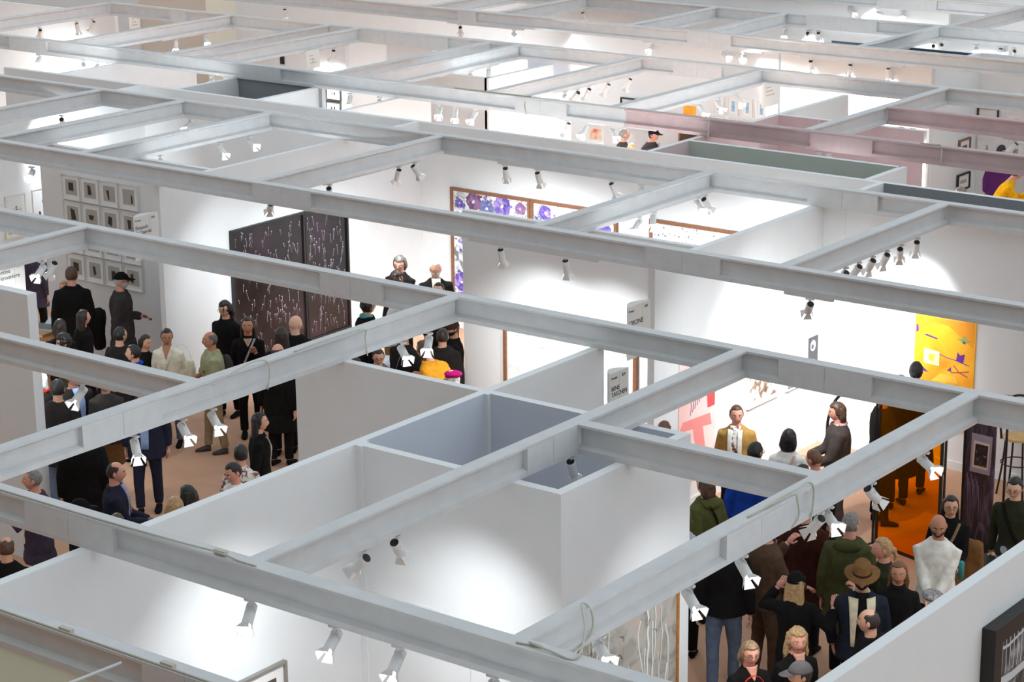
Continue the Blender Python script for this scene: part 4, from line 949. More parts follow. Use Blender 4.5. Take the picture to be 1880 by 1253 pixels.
        base = [q for r in P for q in r]; inn = [q+Vector((0, -side*.02, 0)) for q in base]; n0 = 0
        mb.v = base+inn; N = len(base)
        for i in range(steps):
            for j in range(6):
                a = i*7+j; f_ = (a, a+1, a+8, a+7); mb.f.append(f_); mb.m.append(0); mb.f.append(tuple(N+q for q in f_[::-1])); mb.m.append(0)
        edge = [j for j in range(7)]+[i*7+6 for i in range(1, steps+1)]+[steps*7+j for j in range(5, -1, -1)]+[i*7 for i in range(steps-1, 0, -1)]
        for q in range(len(edge)): a, c_ = edge[q], edge[(q+1) % len(edge)]; mb.f.append((c_, a, N+a, N+c_)); mb.m.append(0)
        return mb.build(nm, mt, root, True)
    if vneck: patch('neckline', skn, .84-vneck, .866, .002, .037, .006)
    if open_: patch('shirt', CL[open_], .50, .862, .026, .037, .008)
    def ringtube(z, rx, ry, r, mt, nm, tilt=0, yo=0):
        mb = MB(); k = 18; pts = [U((rx*H*math.cos(2*math.pi*j/k), yo*H+ry*H*math.sin(2*math.pi*j/k), z*H+tilt*H*math.sin(2*math.pi*j/k))) for j in range(k+1)]
        mb.tube(pts, r*H, 8); return mb.build(nm, mt, root, True)
    if collar: ringtube(.845, .040, .040, .012, CL[collar], 'collar', .012)
    for x in extra:
        k = x[0]
        if k == 'turtleneck': ringtube(.848, .032, .034, .016, CL[x[1]], 'neck_roll', .004)
        if k == 'scarf': ringtube(.842, .042, .044, .020, CL[x[1]], 'scarf', .01); 
        if k == 'scarf_tails':
            patch('scarf', CL[x[1]], .52, .835, .012, .016, .022, x0=-.036); patch('scarf', CL[x[1]], .52, .835, .012, .016, .022, x0=.036)
        if k == 'lapel': patch('lapel', CL[x[1]], .56, .835, .010, .026, .02, x0=-.048); patch('lapel', CL[x[1]], .56, .835, .010, .026, .02, x0=.048)
        if k == 'hood':
            mb = MB(); mb.ell(U((0, .055*H, .825*H)), (.085*H, .045*H, .04*H), 14, 9); ring = [U((.06*H*math.cos(a_), .01*H+.05*H*math.sin(a_), .84*H)) for a_ in [math.pi*j/10 for j in range(11)]]; mb.tube(ring, .022*H, 8); vremesh(mb, 'hood', CL[x[1]], .014, root, fold=.006)
        if k == 'strap':
            s_ = x[2]; mb = MB(); pts = []
            for i in range(13):
                tt = i/12; z = .835-.30*tt; xx = s_*(.055-.135*tt); a_ = next((TR[ii] for ii in range(len(TR)-1, -1, -1) if TR[ii][0] <= z), TR[0]); rx = a_[1]*H*fit+e+.008; ry = a_[2]*H*fit+e+.010
                yy = ry*math.sqrt(max(0.05, 1-min(.95, (xx*H/rx)**2))); pts.append(U((xx*H, (x[3] if len(x) > 3 else -1)*yy, z*H)))
            mb.tube(pts, [(.003*H, .012*H)]*len(pts), 6); mb.build('bag_strap', CL[x[1]], root, True)
        if k == 'backpack':
            mb = MB(); mb.ell(U((0, .11*H, .68*H)), (.085*H, .055*H, .13*H), 14, 9); o = vremesh(mb, 'backpack_shell', CL[x[1]], .018, root, fold=.01)
            for s_ in (-1, 1):
                st = MB(); st.tube([U((s_*.055*H, .07*H, .80*H)), U((s_*.058*H, .0, .845*H)), U((s_*.062*H, -.066*H, .79*H)), U((s_*.066*H, -.085*H, .70*H)), U((s_*.085*H, -.05*H, .62*H)), U((s_*.08*H, .06*H, .60*H))], [(.004*H, .013*H)]*6, 6); st.build('shoulder_strap', CL[x[1]], root, True)
        if k == 'cap':
            cm = CL[x[1]]; mb = MB(); R = head_rings(H, False, .022); half = [r for r in R if r[0].z > .012*H]; mb.loft([[MH@Vector((q.x, q.y, q.z)) for q in r] for r in half])
            s_ = -1; br = [[MH@Vector((math.sin(a_)*.050*H, -math.cos(a_)*.064*H-(k2*.055*H)*max(0, math.cos(a_))**.7*1.0, .022*H-.012*H*k2)) for a_ in [-.95+1.9*j/10 for j in range(11)]] for k2 in (0, 1)]
            v0 = len(mb.v); mb.v += br[0]+br[1]+[q+Vector((0, 0, .004)) for q in br[0]]+[q+Vector((0, 0, .004)) for q in br[1]]
            for j in range(10):
                mb.f += [(v0+j, v0+11+j, v0+12+j, v0+1+j), (v0+22+j, v0+23+j, v0+34+j, v0+33+j), (v0+11+j, v0+33+j, v0+34+j, v0+12+j)]; mb.m += [0, 0, 0]
            mb.build('cap', cm, root, True)
        if k == 'flatcap':
            mb = MB(); mb.ell(MH@Vector((0, -.004*H, .042*H)), (.060*H, .078*H, .030*H), 18, 10, mx=MH.to_3x3().to_4x4()); mb.ell(MH@Vector((0, -.066*H, .026*H)), (.040*H, .028*H, .008*H), 14, 6, mx=MH.to_3x3().to_4x4()); vremesh(mb, 'flat_cap', CL[x[1]], .008, root, fold=.004, fscale=20)
        if k == 'beret':
            mb = MB(); mb.ell(MH@Vector((0, .012*H, .048*H)), (.070*H, .076*H, .028*H), 18, 10, mx=MH.to_3x3().to_4x4()); mb.ell(MH@Vector((0, 0, .03*H)), (.05*H, .06*H, .016*H), 16, 6, mx=MH.to_3x3().to_4x4()); vremesh(mb, 'beret', CL[x[1]], .008, root, fold=.004, fscale=16)
        if k == 'beanie':
            mb = MB(); R = head_rings(H, False, .016); mb.loft([[MH@q for q in r] for r in R if r[0].z > .008*H]); mb.build('knit_cap', CL[x[1]], root, True)
        if k == 'fedora':
            mb = MB(); N = 28
            def hr2(rx, ry, z, w=0): return [MH@Vector((rx*H*math.cos(2*math.pi*j/N), ry*H*math.sin(2*math.pi*j/N), z*H+w*H*math.cos(4*math.pi*j/N))) for j in range(N)]
            mb.loft([hr2(.050, .062, .030), hr2(.098, .112, .030, .008), hr2(.098, .112, .034, .008), hr2(.053, .066, .035), hr2(.050, .062, .060), hr2(.046, .057, .092), hr2(.034, .046, .104), hr2(.012, .030, .098)]); mb.build('fedora', CL[x[1]], root, True)
            mb = MB(); mb.loft([hr2(.0535, .0665, .036), hr2(.0525, .065, .050)], cap=False); mb.build('hat_band', CL['choc'], root, True)
        if k == 'lanyard':
            mb = MB(); mb.tube([U((-.035*H, -.01*H, .845*H)), U((-.035*H, -.075*H-e, .76*H)), U((0, -.085*H-e, .66*H)), U((.035*H, -.075*H-e, .76*H)), U((.035*H, -.01*H, .845*H))], .003*H, 6); mb.build('lanyard', CL['lightgrey'], root, True)
        if k == 'necklace_trim': patch('collar_trim', CL[x[1]], .775, .834, .002, .034, .004); patch('neckline', skn, .782, .836, .001, .028, .008)
        if k == 'buttons':
            mb = MB()
            for i in range(5): mb.ell(U((0, -(.07*H*fit+e+.006), (.77-.05*i)*H)), (.005, .004, .005), 8, 5)
            mb.build('buttons', CL['brown'], root, True)
    if glasses:
        mb = MB()
        for s_ in (-1, 1):
            mb.tube([MH@Vector((s_*.0205*H+.0125*H*math.cos(a_), -.0595*H, .003*H+.0105*H*math.sin(a_))) for a_ in [2*math.pi*j/12 for j in range(13)]], .0013*H, 5)
            mb.tube([MH@Vector((s_*.033*H, -.058*H, .006*H)), MH@Vector((s_*.046*H, -.03*H, .006*H)), MH@Vector((s_*.048*H, .006*H, .002*H))], .0012*H, 5)
        mb.tube([MH@Vector((-.008*H, -.061*H, .005*H)), MH@Vector((.008*H, -.061*H, .005*H))], .0012*H, 5); mb.build('spectacles', GLS, root, True)
    RZ = Matrix.Rotation(rz, 4, 'Z'); RZ.translation = root.location
    hands = [(RZ@(Tg+(Tg-E).normalized()*.09*H/1.75)) for s_, Sp, E, Tg in AR]
    return root, hands, RZ@hc, rz
def held(kind, pos, rz, label, **k):
    if kind == 'phone':
        o = MB().box((-.037, -.005, -.075), (.037, .005, .075)).build('phone', [mat('phone_black_glass', (.012, .012, .014), .15)], None, bevel=.003); o.rotation_euler = (math.radians(k.get('tilt', -50)), 0, rz); o.location = pos; tag(o, label, 'phone'); return o
    if kind == 'bag':
        w, d, h = k.get('size', (.34, .12, .36)); root = empty('shoulder_bag' if not k.get('tote') else 'tote_bag', (pos[0], pos[1], pos[2]-h), rz)
        mb = MB(); mb.loft([[Vector((sx*w*ww/2, sy*d*dd/2, z*h)) for sx, sy in ((-1, -1), (0, -1.25), (1, -1), (1.08, 0), (1, 1), (0, 1.25), (-1, 1), (-1.08, 0))] for z, ww, dd in ((0, .85, .8), (.05, .98, 1), (.5, 1.05, 1.15), (.9, .95, .8), (1, .9, .5))])
        vremesh(mb, 'bag_body', CL[k.get('mat', 'black')], .014, root, fold=.008)
        st = MB(); hh = k.get('strap', .3); st.tube([Vector((w*.4*math.cos(a_), 0, h-.03+hh*math.sin(a_))) for a_ in [math.pi*j/12 for j in range(13)]], [(.004, .010)]*13, 6); st.build('handle', CL[k.get('smat', k.get('mat', 'black'))], root, True)
        tag(root, label, 'bag'); return root
    if kind == 'coat':
        root = empty('carried_coat', pos, rz); mb = MB(); mb.loft([[Vector((sx*.17*w_, sy*.08*w_, z)) for sx, sy in ((-1, -1), (0, -1.2), (1, -1), (1.1, 0), (1, 1), (0, 1.2), (-1, 1), (-1.1, 0))] for z, w_ in ((.06, .6), (.0, 1.0), (-.2, 1.05), (-.45, .9), (-.55, .7))]); vremesh(mb, 'coat_cloth', CL[k.get('mat', 'black')], .016, root, fold=.02, fscale=9); tag(root, label, 'coat'); return root
P_ = person
# --- right hand crowd
r, h, c, z = P_(1376, 1180, 1.66, 28, 'woman with shoulder-length fair hair and glasses in black top at bottom of the aisle', 'pink', 'dblond', 'bob', 'black', head=(8, 4, 0), female=True, vneck=.05, glasses=True, arms=('down', 'hold'))
b_ = held('bag', c+Vector((.16, -.20, -.24)), z, 'bright red bag strap and scarf bundle before the woman with glasses', mat='red', size=(.30, .12, .22), strap=.16)
P_(1463, 1155, 1.72, 30, 'woman with long wavy blond hair in black low-neck top looking right, lower right crowd', 'pink', 'blond', 'longcurly', 'black', head=(14, 2, 0), female=True, vneck=.075)
P_(1474, 1219, 1.72, -70, 'person in grey baseball cap at the very bottom, below the blond woman', 'light', 'dark', 'short', 'offblack', extra=[('cap', 'greyfelt')])
P_(1332, 968, 1.84, 180, 'man seen from behind in black sweater and blue jeans, head behind the beam', 'light', 'dark', 'short', 'black', 'jeans', fit=1.15, hem=.48, stride=.14)
P_(1461, 1056, 1.70, 172, 'woman from behind in black coat and black cap with long blond hair, hands raised', 'pink', 'blond', 'long', 'black', female=True, hem=.28, ease=.025, extra=[('cap', 'black')], arms=((.22, -.04, .80), (.12, -.12, .86)), head=(10, 0, 0))
P_(1408, 952, 1.84, 120, 'person in brown sweater and brown trousers turned right with one hand raised', 'pink', 'dark', 'short', 'brown', 'brown', fit=1.25, arms=('hold', (.10, -.20, .78)), ease=.02)
P_(1480, 918, 1.80, 160, 'person in dark maroon-brown coat standing behind the pair of spotlights', 'light', 'black', 'short', 'maroon', 'black', hem=.3, ease=.03, fit=1.2)
P_(1562, 945, 1.86, 165, 'grey-haired man from behind in long olive hooded parka', 'pink', 'grey', 'short', 'parka', 'black', fit=1.2, hem=.30, ease=.035, extra=[('hood', 'parka')], head=(18, 5, 0))
P_(1625, 990, 1.76, -82, 'woman with tied blond hair in dark green top facing left, hand at chest', 'pink', 'blond', 'tied', 'dgreen', 'black', female=True, head=(0, 6, 0), arms=('strap', 'chest'))
P_(1583, 1041, 1.80, 6, 'bearded man in brown felt hat and dark denim jacket with sheepskin collar', 'light', 'black', 'short', 'denim', 'black', fit=1.15, ease=.026, beard='black', extra=[('fedora', 'hatbrown'), ('lapel', 'shear')], open_='black', collar='shear', head=(4, 10, 0), arms=('back', 'down'), hem=.46)
P_(1650, 1033, 1.70, 5, 'woman with very long brown hair in black roll-neck beside the man in brown hat', 'tan', 'auburn', 'long', 'black', female=True, extra=[('turtleneck', 'black')], head=(6, 3, -4))
P_(1724, 946, 1.83, -6, 'bald bearded man in white sweater with hands clasped, right side of the crowd', 'tan', 'black', 'none', 'white', 'offblack', fit=1.12, bald=True, beard='black', head=(-8, 14, 0), arms=('clasp', 'clasp'), ease=.013)
P_(1746, 912, 1.72, 6, 'woman with black hair and round glasses in black roll-neck behind the bald man', 'light', 'black', 'long', 'black', 'leopard', female=True, glasses=True, extra=[('turtleneck', 'black'), ('strap', 'sand', 1)], arms=('down', 'front'), hem=.5, skirt='leopard', ease=.02, head=(-2, 3, 0))
held('coat', Vector((*onZ(1775, 1000, 1.15), 1.15)), 0.4, 'brown leopard-pattern coat folded over the arm of the black-haired woman', mat='leopard')
b_ = MB().tube([(0, 0, 0), (0, 0, .2), (0, 0, .22)], [.032, .032, .012], 10).build('water_bottle', CL['teal'], None, True); b_.location = (*onZ(1764, 1062, .95), .95); b_.rotation_euler = (.2, .1, 0); tag(b_, 'teal bottle held beside the leopard coat', 'bottle')
P_(1866, 877, 1.80, -22, 'man with glasses in dark olive shirt and pale jeans looking down at right edge', 'fair', 'black', 'short', 'dgreen', 'pjeans', fit=1.05, glasses=True, head=(-8, 20, 0), arms=('down', 'pocket'), extra=[('strap', 'black', -1)], hem=.49)
P_(1716, 1090, 1.70, -150, 'person in spotted grey flat cap peeking above the near right wall', 'pink', 'grey', 'buzz', 'darkgrey', 'black', extra=[('flatcap', 'tweed')], glasses=True, ease=.025)
P_(1600, 1122, 1.76, -98, 'balding dark-haired man in black padded jacket facing left beside the near wall', 'light', 'dark', 'thin', 'black', 'black', fit=1.15, ease=.03, extra=[('hood', 'black')])
P_(1297, 876, 1.72, -130, 'person with chin-length brown hair in olive hooded parka beside the storage wall', 'light', 'brown', 'bob', 'olive', 'olive', fit=1.15, hem=.34, ease=.035, extra=[('hood', 'olive'), ('strap', 'black', 1, 1)])
P_(1256, 938, 1.72, 170, 'person in striped lilac shirt half hidden by the storage room corner', 'light', 'brown', 'short', 'stripe', 'black')
P_(1386, 815, 1.80, 165, 'dark-haired man from behind in bright royal blue coat', 'tan', 'black', 'crop', 'blue', 'blue', fit=1.3, hem=.34, ease=.035, glasses=True, head=(20, 8, 0))
P_(1353, 745, 1.74, -8, 'woman in tan jacket with long white scarf in the bright right booth', 'pink', 'brown', 'bun', 'tan', 'black', female=True, fit=1.1, ease=.026, open_='print', extra=[('scarf_tails', 'white')], head=(-14, 8, 0), hem=.44)
P_(1448, 792, 1.70, 172, 'woman from behind with dark bobbed hair and white sweater', 'fair', 'black', 'bob', 'white', 'brown', female=True, fit=1.1, extra=[('strap', 'pinkish', -1, 1)], ease=.02)
P_(1498, 829, 1.72, -130, 'brown-haired man bending head down to the left below the grey jacket woman', 'pink', 'auburn', 'crop', 'black', 'black', head=(0, 22, 0), fit=1.1)
P_(1472, 856, 1.80, 150, 'low dark-haired head beside the brown-haired man, just above the beam', 'light', 'black', 'crop', 'black', 'black')
P_(1541, 741, 1.76, -82, 'woman with short brown hair, pink scarf and grey jacket facing left', 'pink', 'brown', 'bob', 'darkgrey', 'darkgrey', female=True, fit=1.15, ease=.028, extra=[('scarf', 'pinkish')], head=(0, 8, 0), hem=.44, arms=('hold', 'hold'))
P_(1682, 667, 1.80, 168, 'dark-haired person in black coat behind the orange screen, head over the beam', 'light', 'black', 'tied', 'black', 'black', fit=1.2, hem=.25, ease=.03)
P_(1655, 692, 1.76, -160, 'person in long black coat behind the left part of the orange screen', 'light', 'black', 'short', 'black', 'black', fit=1.2, hem=.25, ease=.03)
P_(1622, 712, 1.80, 95, 'person in black leather jacket standing left of the orange screen', 'light', 'black', 'short', 'offblack', 'black', fit=1.1, ease=.03, arms=('hold', 'hold'), hem=.35)
P_(1218, 776, 1.72, 150, 'brown-haired head glimpsed behind the small storage closet', 'light', 'auburn', 'crop', 'charcoal', 'black')
# --- centre group
P_(734, 470, 1.82, -25, 'man with long greying dark hair in black sweater looking down, centre group', 'pink', 'salt', 'bob', 'black', 'black', head=(-10, 22, 6), arms=('front', 'front'), fit=1.05)
P_(726, 499, 1.70, 60, 'dark curly-haired person with glasses just in front of the long-haired man', 'tan', 'dark', 'curly', 'black', 'black', glasses=True, head=(0, 10, 0), detail=0)
P_(799, 481, 1.82, 6, 'silver-haired bearded man in open black jacket over cream shirt, centre group', 'tan', 'silver', 'crop', 'black', 'black', beard='silver', open_='cream', fit=1.12, ease=.024, head=(6, 6, 0))
P_(806, 520, 1.68, -20, 'dark-haired person just in front of the silver-haired man', 'light', 'black', 'short', 'offblack', 'black', detail=0)
P_(673, 548, 1.80, 112, 'dark-haired man in black coat facing right next to the plum picture', 'light', 'black', 'curly', 'black', 'black', fit=1.15, ease=.028, extra=[('scarf', 'teal')])
P_(738, 522, 1.74, 100, 'person in light grey shirt with cream tote under the left centre beam', 'light', 'brown', 'short', 'lightgrey', 'sand', fit=1.1, arms=('far', 'front'), lean=14)
P_(694, 641, 1.66, 6, 'woman with round glasses and grey scarf above the storage wall', 'light', 'dark', 'bun', 'charcoal', 'black', female=True, glasses=True, extra=[('scarf', 'greyfelt')], ease=.028, fit=1.15, head=(0, 18, 0))
P_(833, 590, 1.68, -75, 'bearded man in dark knit cap and black sweater, hand at his chin', 'tan', 'black', 'short', 'black', 'black', beard='black', extra=[('beanie', 'choc')], arms=('chest', 'chin'), fit=1.1, head=(-10, 14, 0))
P_(832, 684, 1.62, -100, 'grey-haired person in magenta beret at the corner above the storage room', 'pink', 'white', 'bob', 'plum', 'black', extra=[('beret', 'magenta')], detail=0)
P_(776, 628, 1.70, -130, 'person in mustard yellow jacket bending over the table', 'light', 'brown', 'bob', 'mustard', 'black', fit=1.3, ease=.03, lean=35, arms=('far', 'far'))
P_(812, 606, 1.70, 170, 'person in dark brown coat behind the mustard jacket', 'light', 'dark', 'short', 'offblack', 'black', fit=1.2, ease=.03)
P_(742, 600, 1.76, -40, 'person in dark jacket with grey strap behind the lit spotlights', 'light', 'dark', 'short', 'offblack', 'black', fit=1.1, ease=.02, extra=[('strap', 'greyblue', 1)])
P_(652, 660, 1.66, 160, 'person in black with magenta collar left of the woman in grey scarf', 'light', 'black', 'short', 'black', 'black', extra=[('scarf', 'magenta')], detail=0)
# --- left group
P_(130, 492, 1.90, 172, 'man from behind in black jacket with short brown hair before the picture grid', 'pink', 'brown', 'short', 'black', 'black', fit=1.2, ease=.024, hem=.42)
r, h, c, z = P_(219, 503, 1.82, 82, 'man in black cap and long dark grey coat facing right beside the picture grid', 'pink', 'silver', 'buzz', 'charcoal', 'black', fit=1.2, ease=.032, hem=.36, extra=[('cap', 'black')], beard='silver', arms=('down', 'phone'), glasses=True)
held('phone', h[1], z, 'black phone held by the man in black cap', tilt=-60)
held('coat', c+Vector((-.45, -.1, -.55)), z, 'black coat bundle carried between the man in cap and the man in black jacket', mat='black')
P_(150, 571, 1.68, 112, 'woman with long dark brown hair in black turned right, left crowd', 'pink', 'dark', 'long', 'black', 'black', female=True, ease=.02)
P_(109, 589, 1.66, 165, 'brown-haired head from behind beside the book table', 'light', 'dark', 'bob', 'black', 'black')
P_(119, 614, 1.70, -75, 'curly dark-haired man in dark green jacket facing left above the left beam', 'light', 'black', 'curly', 'moss', 'black', head=(0, 14, 0))
P_(118, 517, 1.58, -20, 'blond head peeking from behind the man in black jacket', 'pink', 'blond', 'short', 'black', 'black', detail=0)
P_(264, 616, 1.60, 58, 'woman with straight dark hair in black beside the woman in white cardigan', 'light', 'dark', 'long', 'black', 'black', female=True, head=(10, 10, 0))
P_(306, 604, 1.72, -14, 'woman in white button cardigan with dark hair clipped up, left group', 'tan', 'black', 'bun', 'cream', 'jeans', female=True, fit=1.08, vneck=.075, extra=[('buttons',), ('strap', 'cream', 1)], head=(-16, 12, 0))
held('bag', Vector((*onZ(333, 660, 1.25), 1.25)), .6, 'cream quilted shoulder bag of the woman in white cardigan', mat='cream', size=(.34, .14, .30), strap=.25)
P_(247, 635, 1.70, -100, 'short dark-haired person with royal blue collar facing left, left crowd', 'light', 'black', 'short', 'black', 'black', extra=[('scarf', 'blue')])
r, h, c, z = P_(388, 611, 1.74, -82, 'grey-haired man in khaki shirt with dark backpack straps looking left', 'tan', 'salt', 'thin', 'khaki', 'sand', fit=1.3, extra=[('backpack', 'charcoal')], arms=('hold', 'phone'), sleeve=.6, shoes='darkgrey', stride=.12, ease=.02)
held('phone', h[1], z, 'black phone held by the man in khaki shirt')
P_(414, 554, 1.74, -36, 'person with long curly black hair and glasses in black before the plum picture', 'light', 'black', 'longcurly', 'black', 'black', glasses=True, head=(0, 8, 0), fit=1.1)
P_(454, 584, 1.74, -4, 'woman in black V-neck sweater with white trim holding a pale strap', 'tan', 'dark', 'long', 'black', 'black', female=True, extra=[('necklace_trim', 'white'), ('strap', 'lightgrey', 1)], arms=('down', 'strap'), fit=1.08)
P_(541, 582, 1.80, 160, 'bald man from behind in long black coat beside the plum picture', 'fair', 'grey', 'none', 'black', 'black', bald=True, fit=1.2, ease=.03, hem=.3, head=(25, 0, 0))
P_(516, 604, 1.82, 175, 'woman from behind with dark brown hair left of the tall bald man', 'light', 'dark', 'long', 'black', 'black', female=True, hem=.3, ease=.025)
P_(508, 634, 1.72, 150, 'bald head with grey fringe just above the left cross beam', 'pink', 'dark', 'none', 'black', 'black', bald='ring', hem=.3, ease=.03, fit=1.15)
P_(473, 760, 1.70, 88, 'woman in profile with long black hair and black jacket, beside the storage wall', 'light', 'black', 'long', 'black', 'black', female=True, ease=.022, extra=[('strap', 'white', -1)])
P_(441, 820, 1.68, 165, 'person in white patterned blouse with dark hair near the storage wall', 'light', 'black', 'short', 'print', 'black', female=True)
P_(431, 850, 1.74, -60, 'dark-haired man looking down just above the storage wall edge', 'pink', 'black', 'crop', 'white', 'black', head=(0, 25, 0))
P_(346, 895, 1.72, -140, 'dark-haired head low by the storage wall edge', 'light', 'black', 'bob', 'black', 'black')
P_(320, 917, 1.78, 170, 'blond head left of the dark-haired one by the storage wall edge', 'light', 'blond', 'bob', 'black', 'black')
r, h, c, z = P_(208, 851, 1.80, 84, 'man in navy blazer with lanyard holding a phone, lower left crowd', 'pink', 'dark', 'thin', 'navy', 'black', fit=1.1, ease=.022, extra=[('lanyard',)], arms=('front', 'front'), head=(0, 6, 0), open_='lilac')
held('phone', (h[0]+h[1])/2+Vector((0, 0, .03)), z, 'black phone held by the man in navy blazer', tilt=-75)
P_(62, 864, 1.78, -95, 'grey-haired man in plum shirt with cream strap raising one hand at left', 'pink', 'grey', 'crop', 'plum', 'sand', fit=1.2, extra=[('strap', 'cream', -1)], arms=('up', 'up'), hem=.40, ease=.025)
P_(10, 990, 1.74, 168, 'man with thinning brown hair seen from behind at the left edge', 'light', 'brown', 'thin', 'black', 'black', fit=1.1)
P_(142, 921, 1.70, 95, 'person in black cap just above the long beam at lower left', 'light', 'black', 'short', 'black', 'black', extra=[('cap', 'black')], detail=0)
P_(212, 946, 1.68, 150, 'brown-haired head just above the long beam under the navy blazer', 'light', 'brown', 'crop', 'black', 'black', detail=0)
P_(148, 776, 1.80, 175, 'person from behind in long black coat at lower left, head behind the beam', 'light', 'black', 'short', 'black', 'black', fit=1.3, hem=.25, ease=.035)
P_(132, 676, 1.84, 30, 'man in dark blazer over light blue shirt behind the lit spotlight at left', 'pink', 'black', 'short', 'offblack', 'navy', fit=1.25, open_='skyblue', ease=.026, head=(-20, 10, 0))
r, h, c, z = P_(192, 688, 1.74, 2, 'woman with long dark hair holding a camera, in leopard skirt', 'light', 'black', 'long', 'charcoal', 'black', female=True, skirt='leopard', arms=('phone', 'phone'), fit=1.1, ease=.02)
cm_ = MB().box((-.06, -.03, -.04), (.06, .03, .04)).tube([(0, -.03, 0), (0, -.07, 0)], .03, 12).build('camera_body', LEATHER, None); cm_.location = (h[0]+h[1])/2; cm_.rotation_euler = (0, 0, z); cm_.name = 'camera'; tag(cm_, 'black camera held by the woman in leopard skirt', 'camera')
P_(74, 684, 1.66, -100, 'white-haired person with red scarf at the left wall end', 'pink', 'white', 'bob', 'offblack', 'black', extra=[('scarf', 'red')], ease=.03)
P_(104, 700, 1.84, 160, 'person in dark padded coat between the white hair and the blue shirt', 'light', 'black', 'short', 'offblack', 'jeans', fit=1.2, ease=.035, hem=.4)
P_(262, 694, 1.82, -8, 'man in navy suit with blue collar, head behind the left beam', 'pink', 'dark', 'short', 'navy', 'navy', fit=1.15, open_='skyblue', ease=.026, hem=.42, stride=.1)
P_(318, 655, 1.78, 178, 'person in black coat and trousers behind the beam near the white cardigan', 'light', 'black', 'short', 'black', 'black', fit=1.1, hem=.35, ease=.03) if False else None
P_(58, 446, 1.66, 150, 'person with long brown hair and dark coat at the far left booth entrance', 'light', 'brown', 'long', 'plum', 'black', fit=1.15, ease=.03, hem=.36)
P_(218, 603, 1.72, 130, 'person in dark coat with padded sleeve below the man in black cap', 'light', 'black', 'short', 'offblack', 'black', ease=.03, fit=1.15, hem=.35)
# --- far booths
P_(1144, 237, 1.80, 110, 'grey-haired man in charcoal jacket in the far bright booth', 'pink', 'grey', 'crop', 'charcoal', 'black', detail=0)
P_(1159, 264, 1.72, 160, 'balding fair head in front of the charcoal jacket man in the far booth', 'pink', 'blond', 'thin', 'offblack', 'black', detail=0)
P_(1199, 238, 1.78, 60, 'man in black cap and dark jacket with pale strap in the far booth', 'pink', 'black', 'short', 'charcoal', 'black', extra=[('cap', 'black'), ('strap', 'lightgrey', 1)], lean=12, detail=0, fit=1.3)
P_(1838, 268, 1.82, 150, 'dark-haired person in purple sweater at right, between the pink beams', 'light', 'black', 'short', 'purple', 'cream', fit=1.25, detail=0)
P_(1868, 306, 1.78, 100, 'person in golden yellow sweater leaning right below the pink beam', 'pink', 'brown', 'short', 'yellow', 'cream', lean=30, arms=('far', 'far'), fit=1.1, detail=0)
P_(1766, 345, 1.70, -90, 'grey-haired head just above the slate grey closet edge', 'pink', 'grey', 'bob', 'charcoal', 'black', detail=0)
# ------------------------------------------------------------------ orange screen, scroll, metal frames, chair
def smat(name, col, a):
    m = bpy.data.materials.new(name); m.use_nodes = True; nt = m.node_tree; b = nt.nodes['Principled BSDF']; out = nt.nodes['Material Output']
    g = nt.nodes.new('ShaderNodeBsdfTransparent'); g.inputs[0].default_value = (*col, 1); mx = nt.nodes.new('ShaderNodeMixShader'); mx.inputs[0].default_value = a
    b.inputs['Base Color'].default_value = (*col, 1); b.inputs['Roughness'].default_value = .08
    nt.links.new(g.outputs[0], mx.inputs[1]); nt.links.new(b.outputs[0], mx.inputs[2]); nt.links.new(mx.outputs[0], out.inputs[0]); return m
ORG = smat('orange_tinted_acrylic', (1.0, .52, .02), .04)
p0 = Vector((*onZ(1606, 1000, 0), 0)); p1 = Vector((*onZ(1722, 1045, 0), 0))
d_ = p1-p0; L_ = d_.length; ang = math.atan2(d_.y, d_.x)
root = empty('orange_screen', p0, ang); tag(root, 'tall transparent orange acrylic screen in slim black frame standing in the right booth', 'screen')
MB().box((.03, -.006, .03), (L_-.03, .006, 2.12)).build('acrylic_panel', ORG, root)
MB().box((0, -.015, 0), (.03, .015, 2.15)).box((L_-.03, -.015, 0), (L_, .015, 2.15)).box((.03, -.015, 0), (L_-.03, .015, .03)).box((.03, -.015, 2.12), (L_-.03, .015, 2.15)).build('frame', BLACKM, root)
MB().box((-.05, -.012, 0), (-.03, .012, 2.15)).box((L_+.03, -.012, 0), (L_+.05, .012, 2.15)).box((-.05, -.3, 0), (-.03, .25, .02)).box((L_+.03, -.25, 0), (L_+.05, .25, .02)).box((-.05, -.012, 1.2), (0, .012, 1.22)).box((L_, -.012, 1.2), (L_+.05, .012, 1.22)).build('stand', BLACKM, root)
# printed scroll
q0 = Vector((*onZ(1765, 985, 0), 0)); q1 = Vector((*onZ(1818, 1008, 0), 0)); d_ = q1-q0; L_ = d_.length; ang = math.atan2(d_.y, d_.x)
root = empty('hanging_scroll', q0, ang); tag(root, 'tall dark violet printed banner with pale framed photograph on it', 'banner')
SCR = ramp_mat('dark_violet_print', [(.35, sr(38, 34, 44)), (.5, sr(58, 52, 66)), (.62, sr(84, 76, 100)), (.75, sr(120, 112, 150))], scale=5, detail=8, dist=2, stretch=(2, 2, .4))
mb = MB(); mb.box((0, -.01, .0), (L_, .01, 1.78)); mb.build('cloth_panel', SCR, root)
pp = MB(); W_ = lambda u, v, o=.012: Vector((u*L_, -o, v*1.78))
pp.poly([W_(.2, .50), W_(.88, .52), W_(.92, .80), W_(.22, .78)], 0); pp.poly([W_(.27, .535, .013), W_(.80, .55, .013), W_(.84, .745, .013), W_(.30, .73, .013)], 1); pp.poly([W_(.33, .555, .014), W_(.76, .567, .014), W_(.79, .725, .014), W_(.36, .712, .014)], 2)
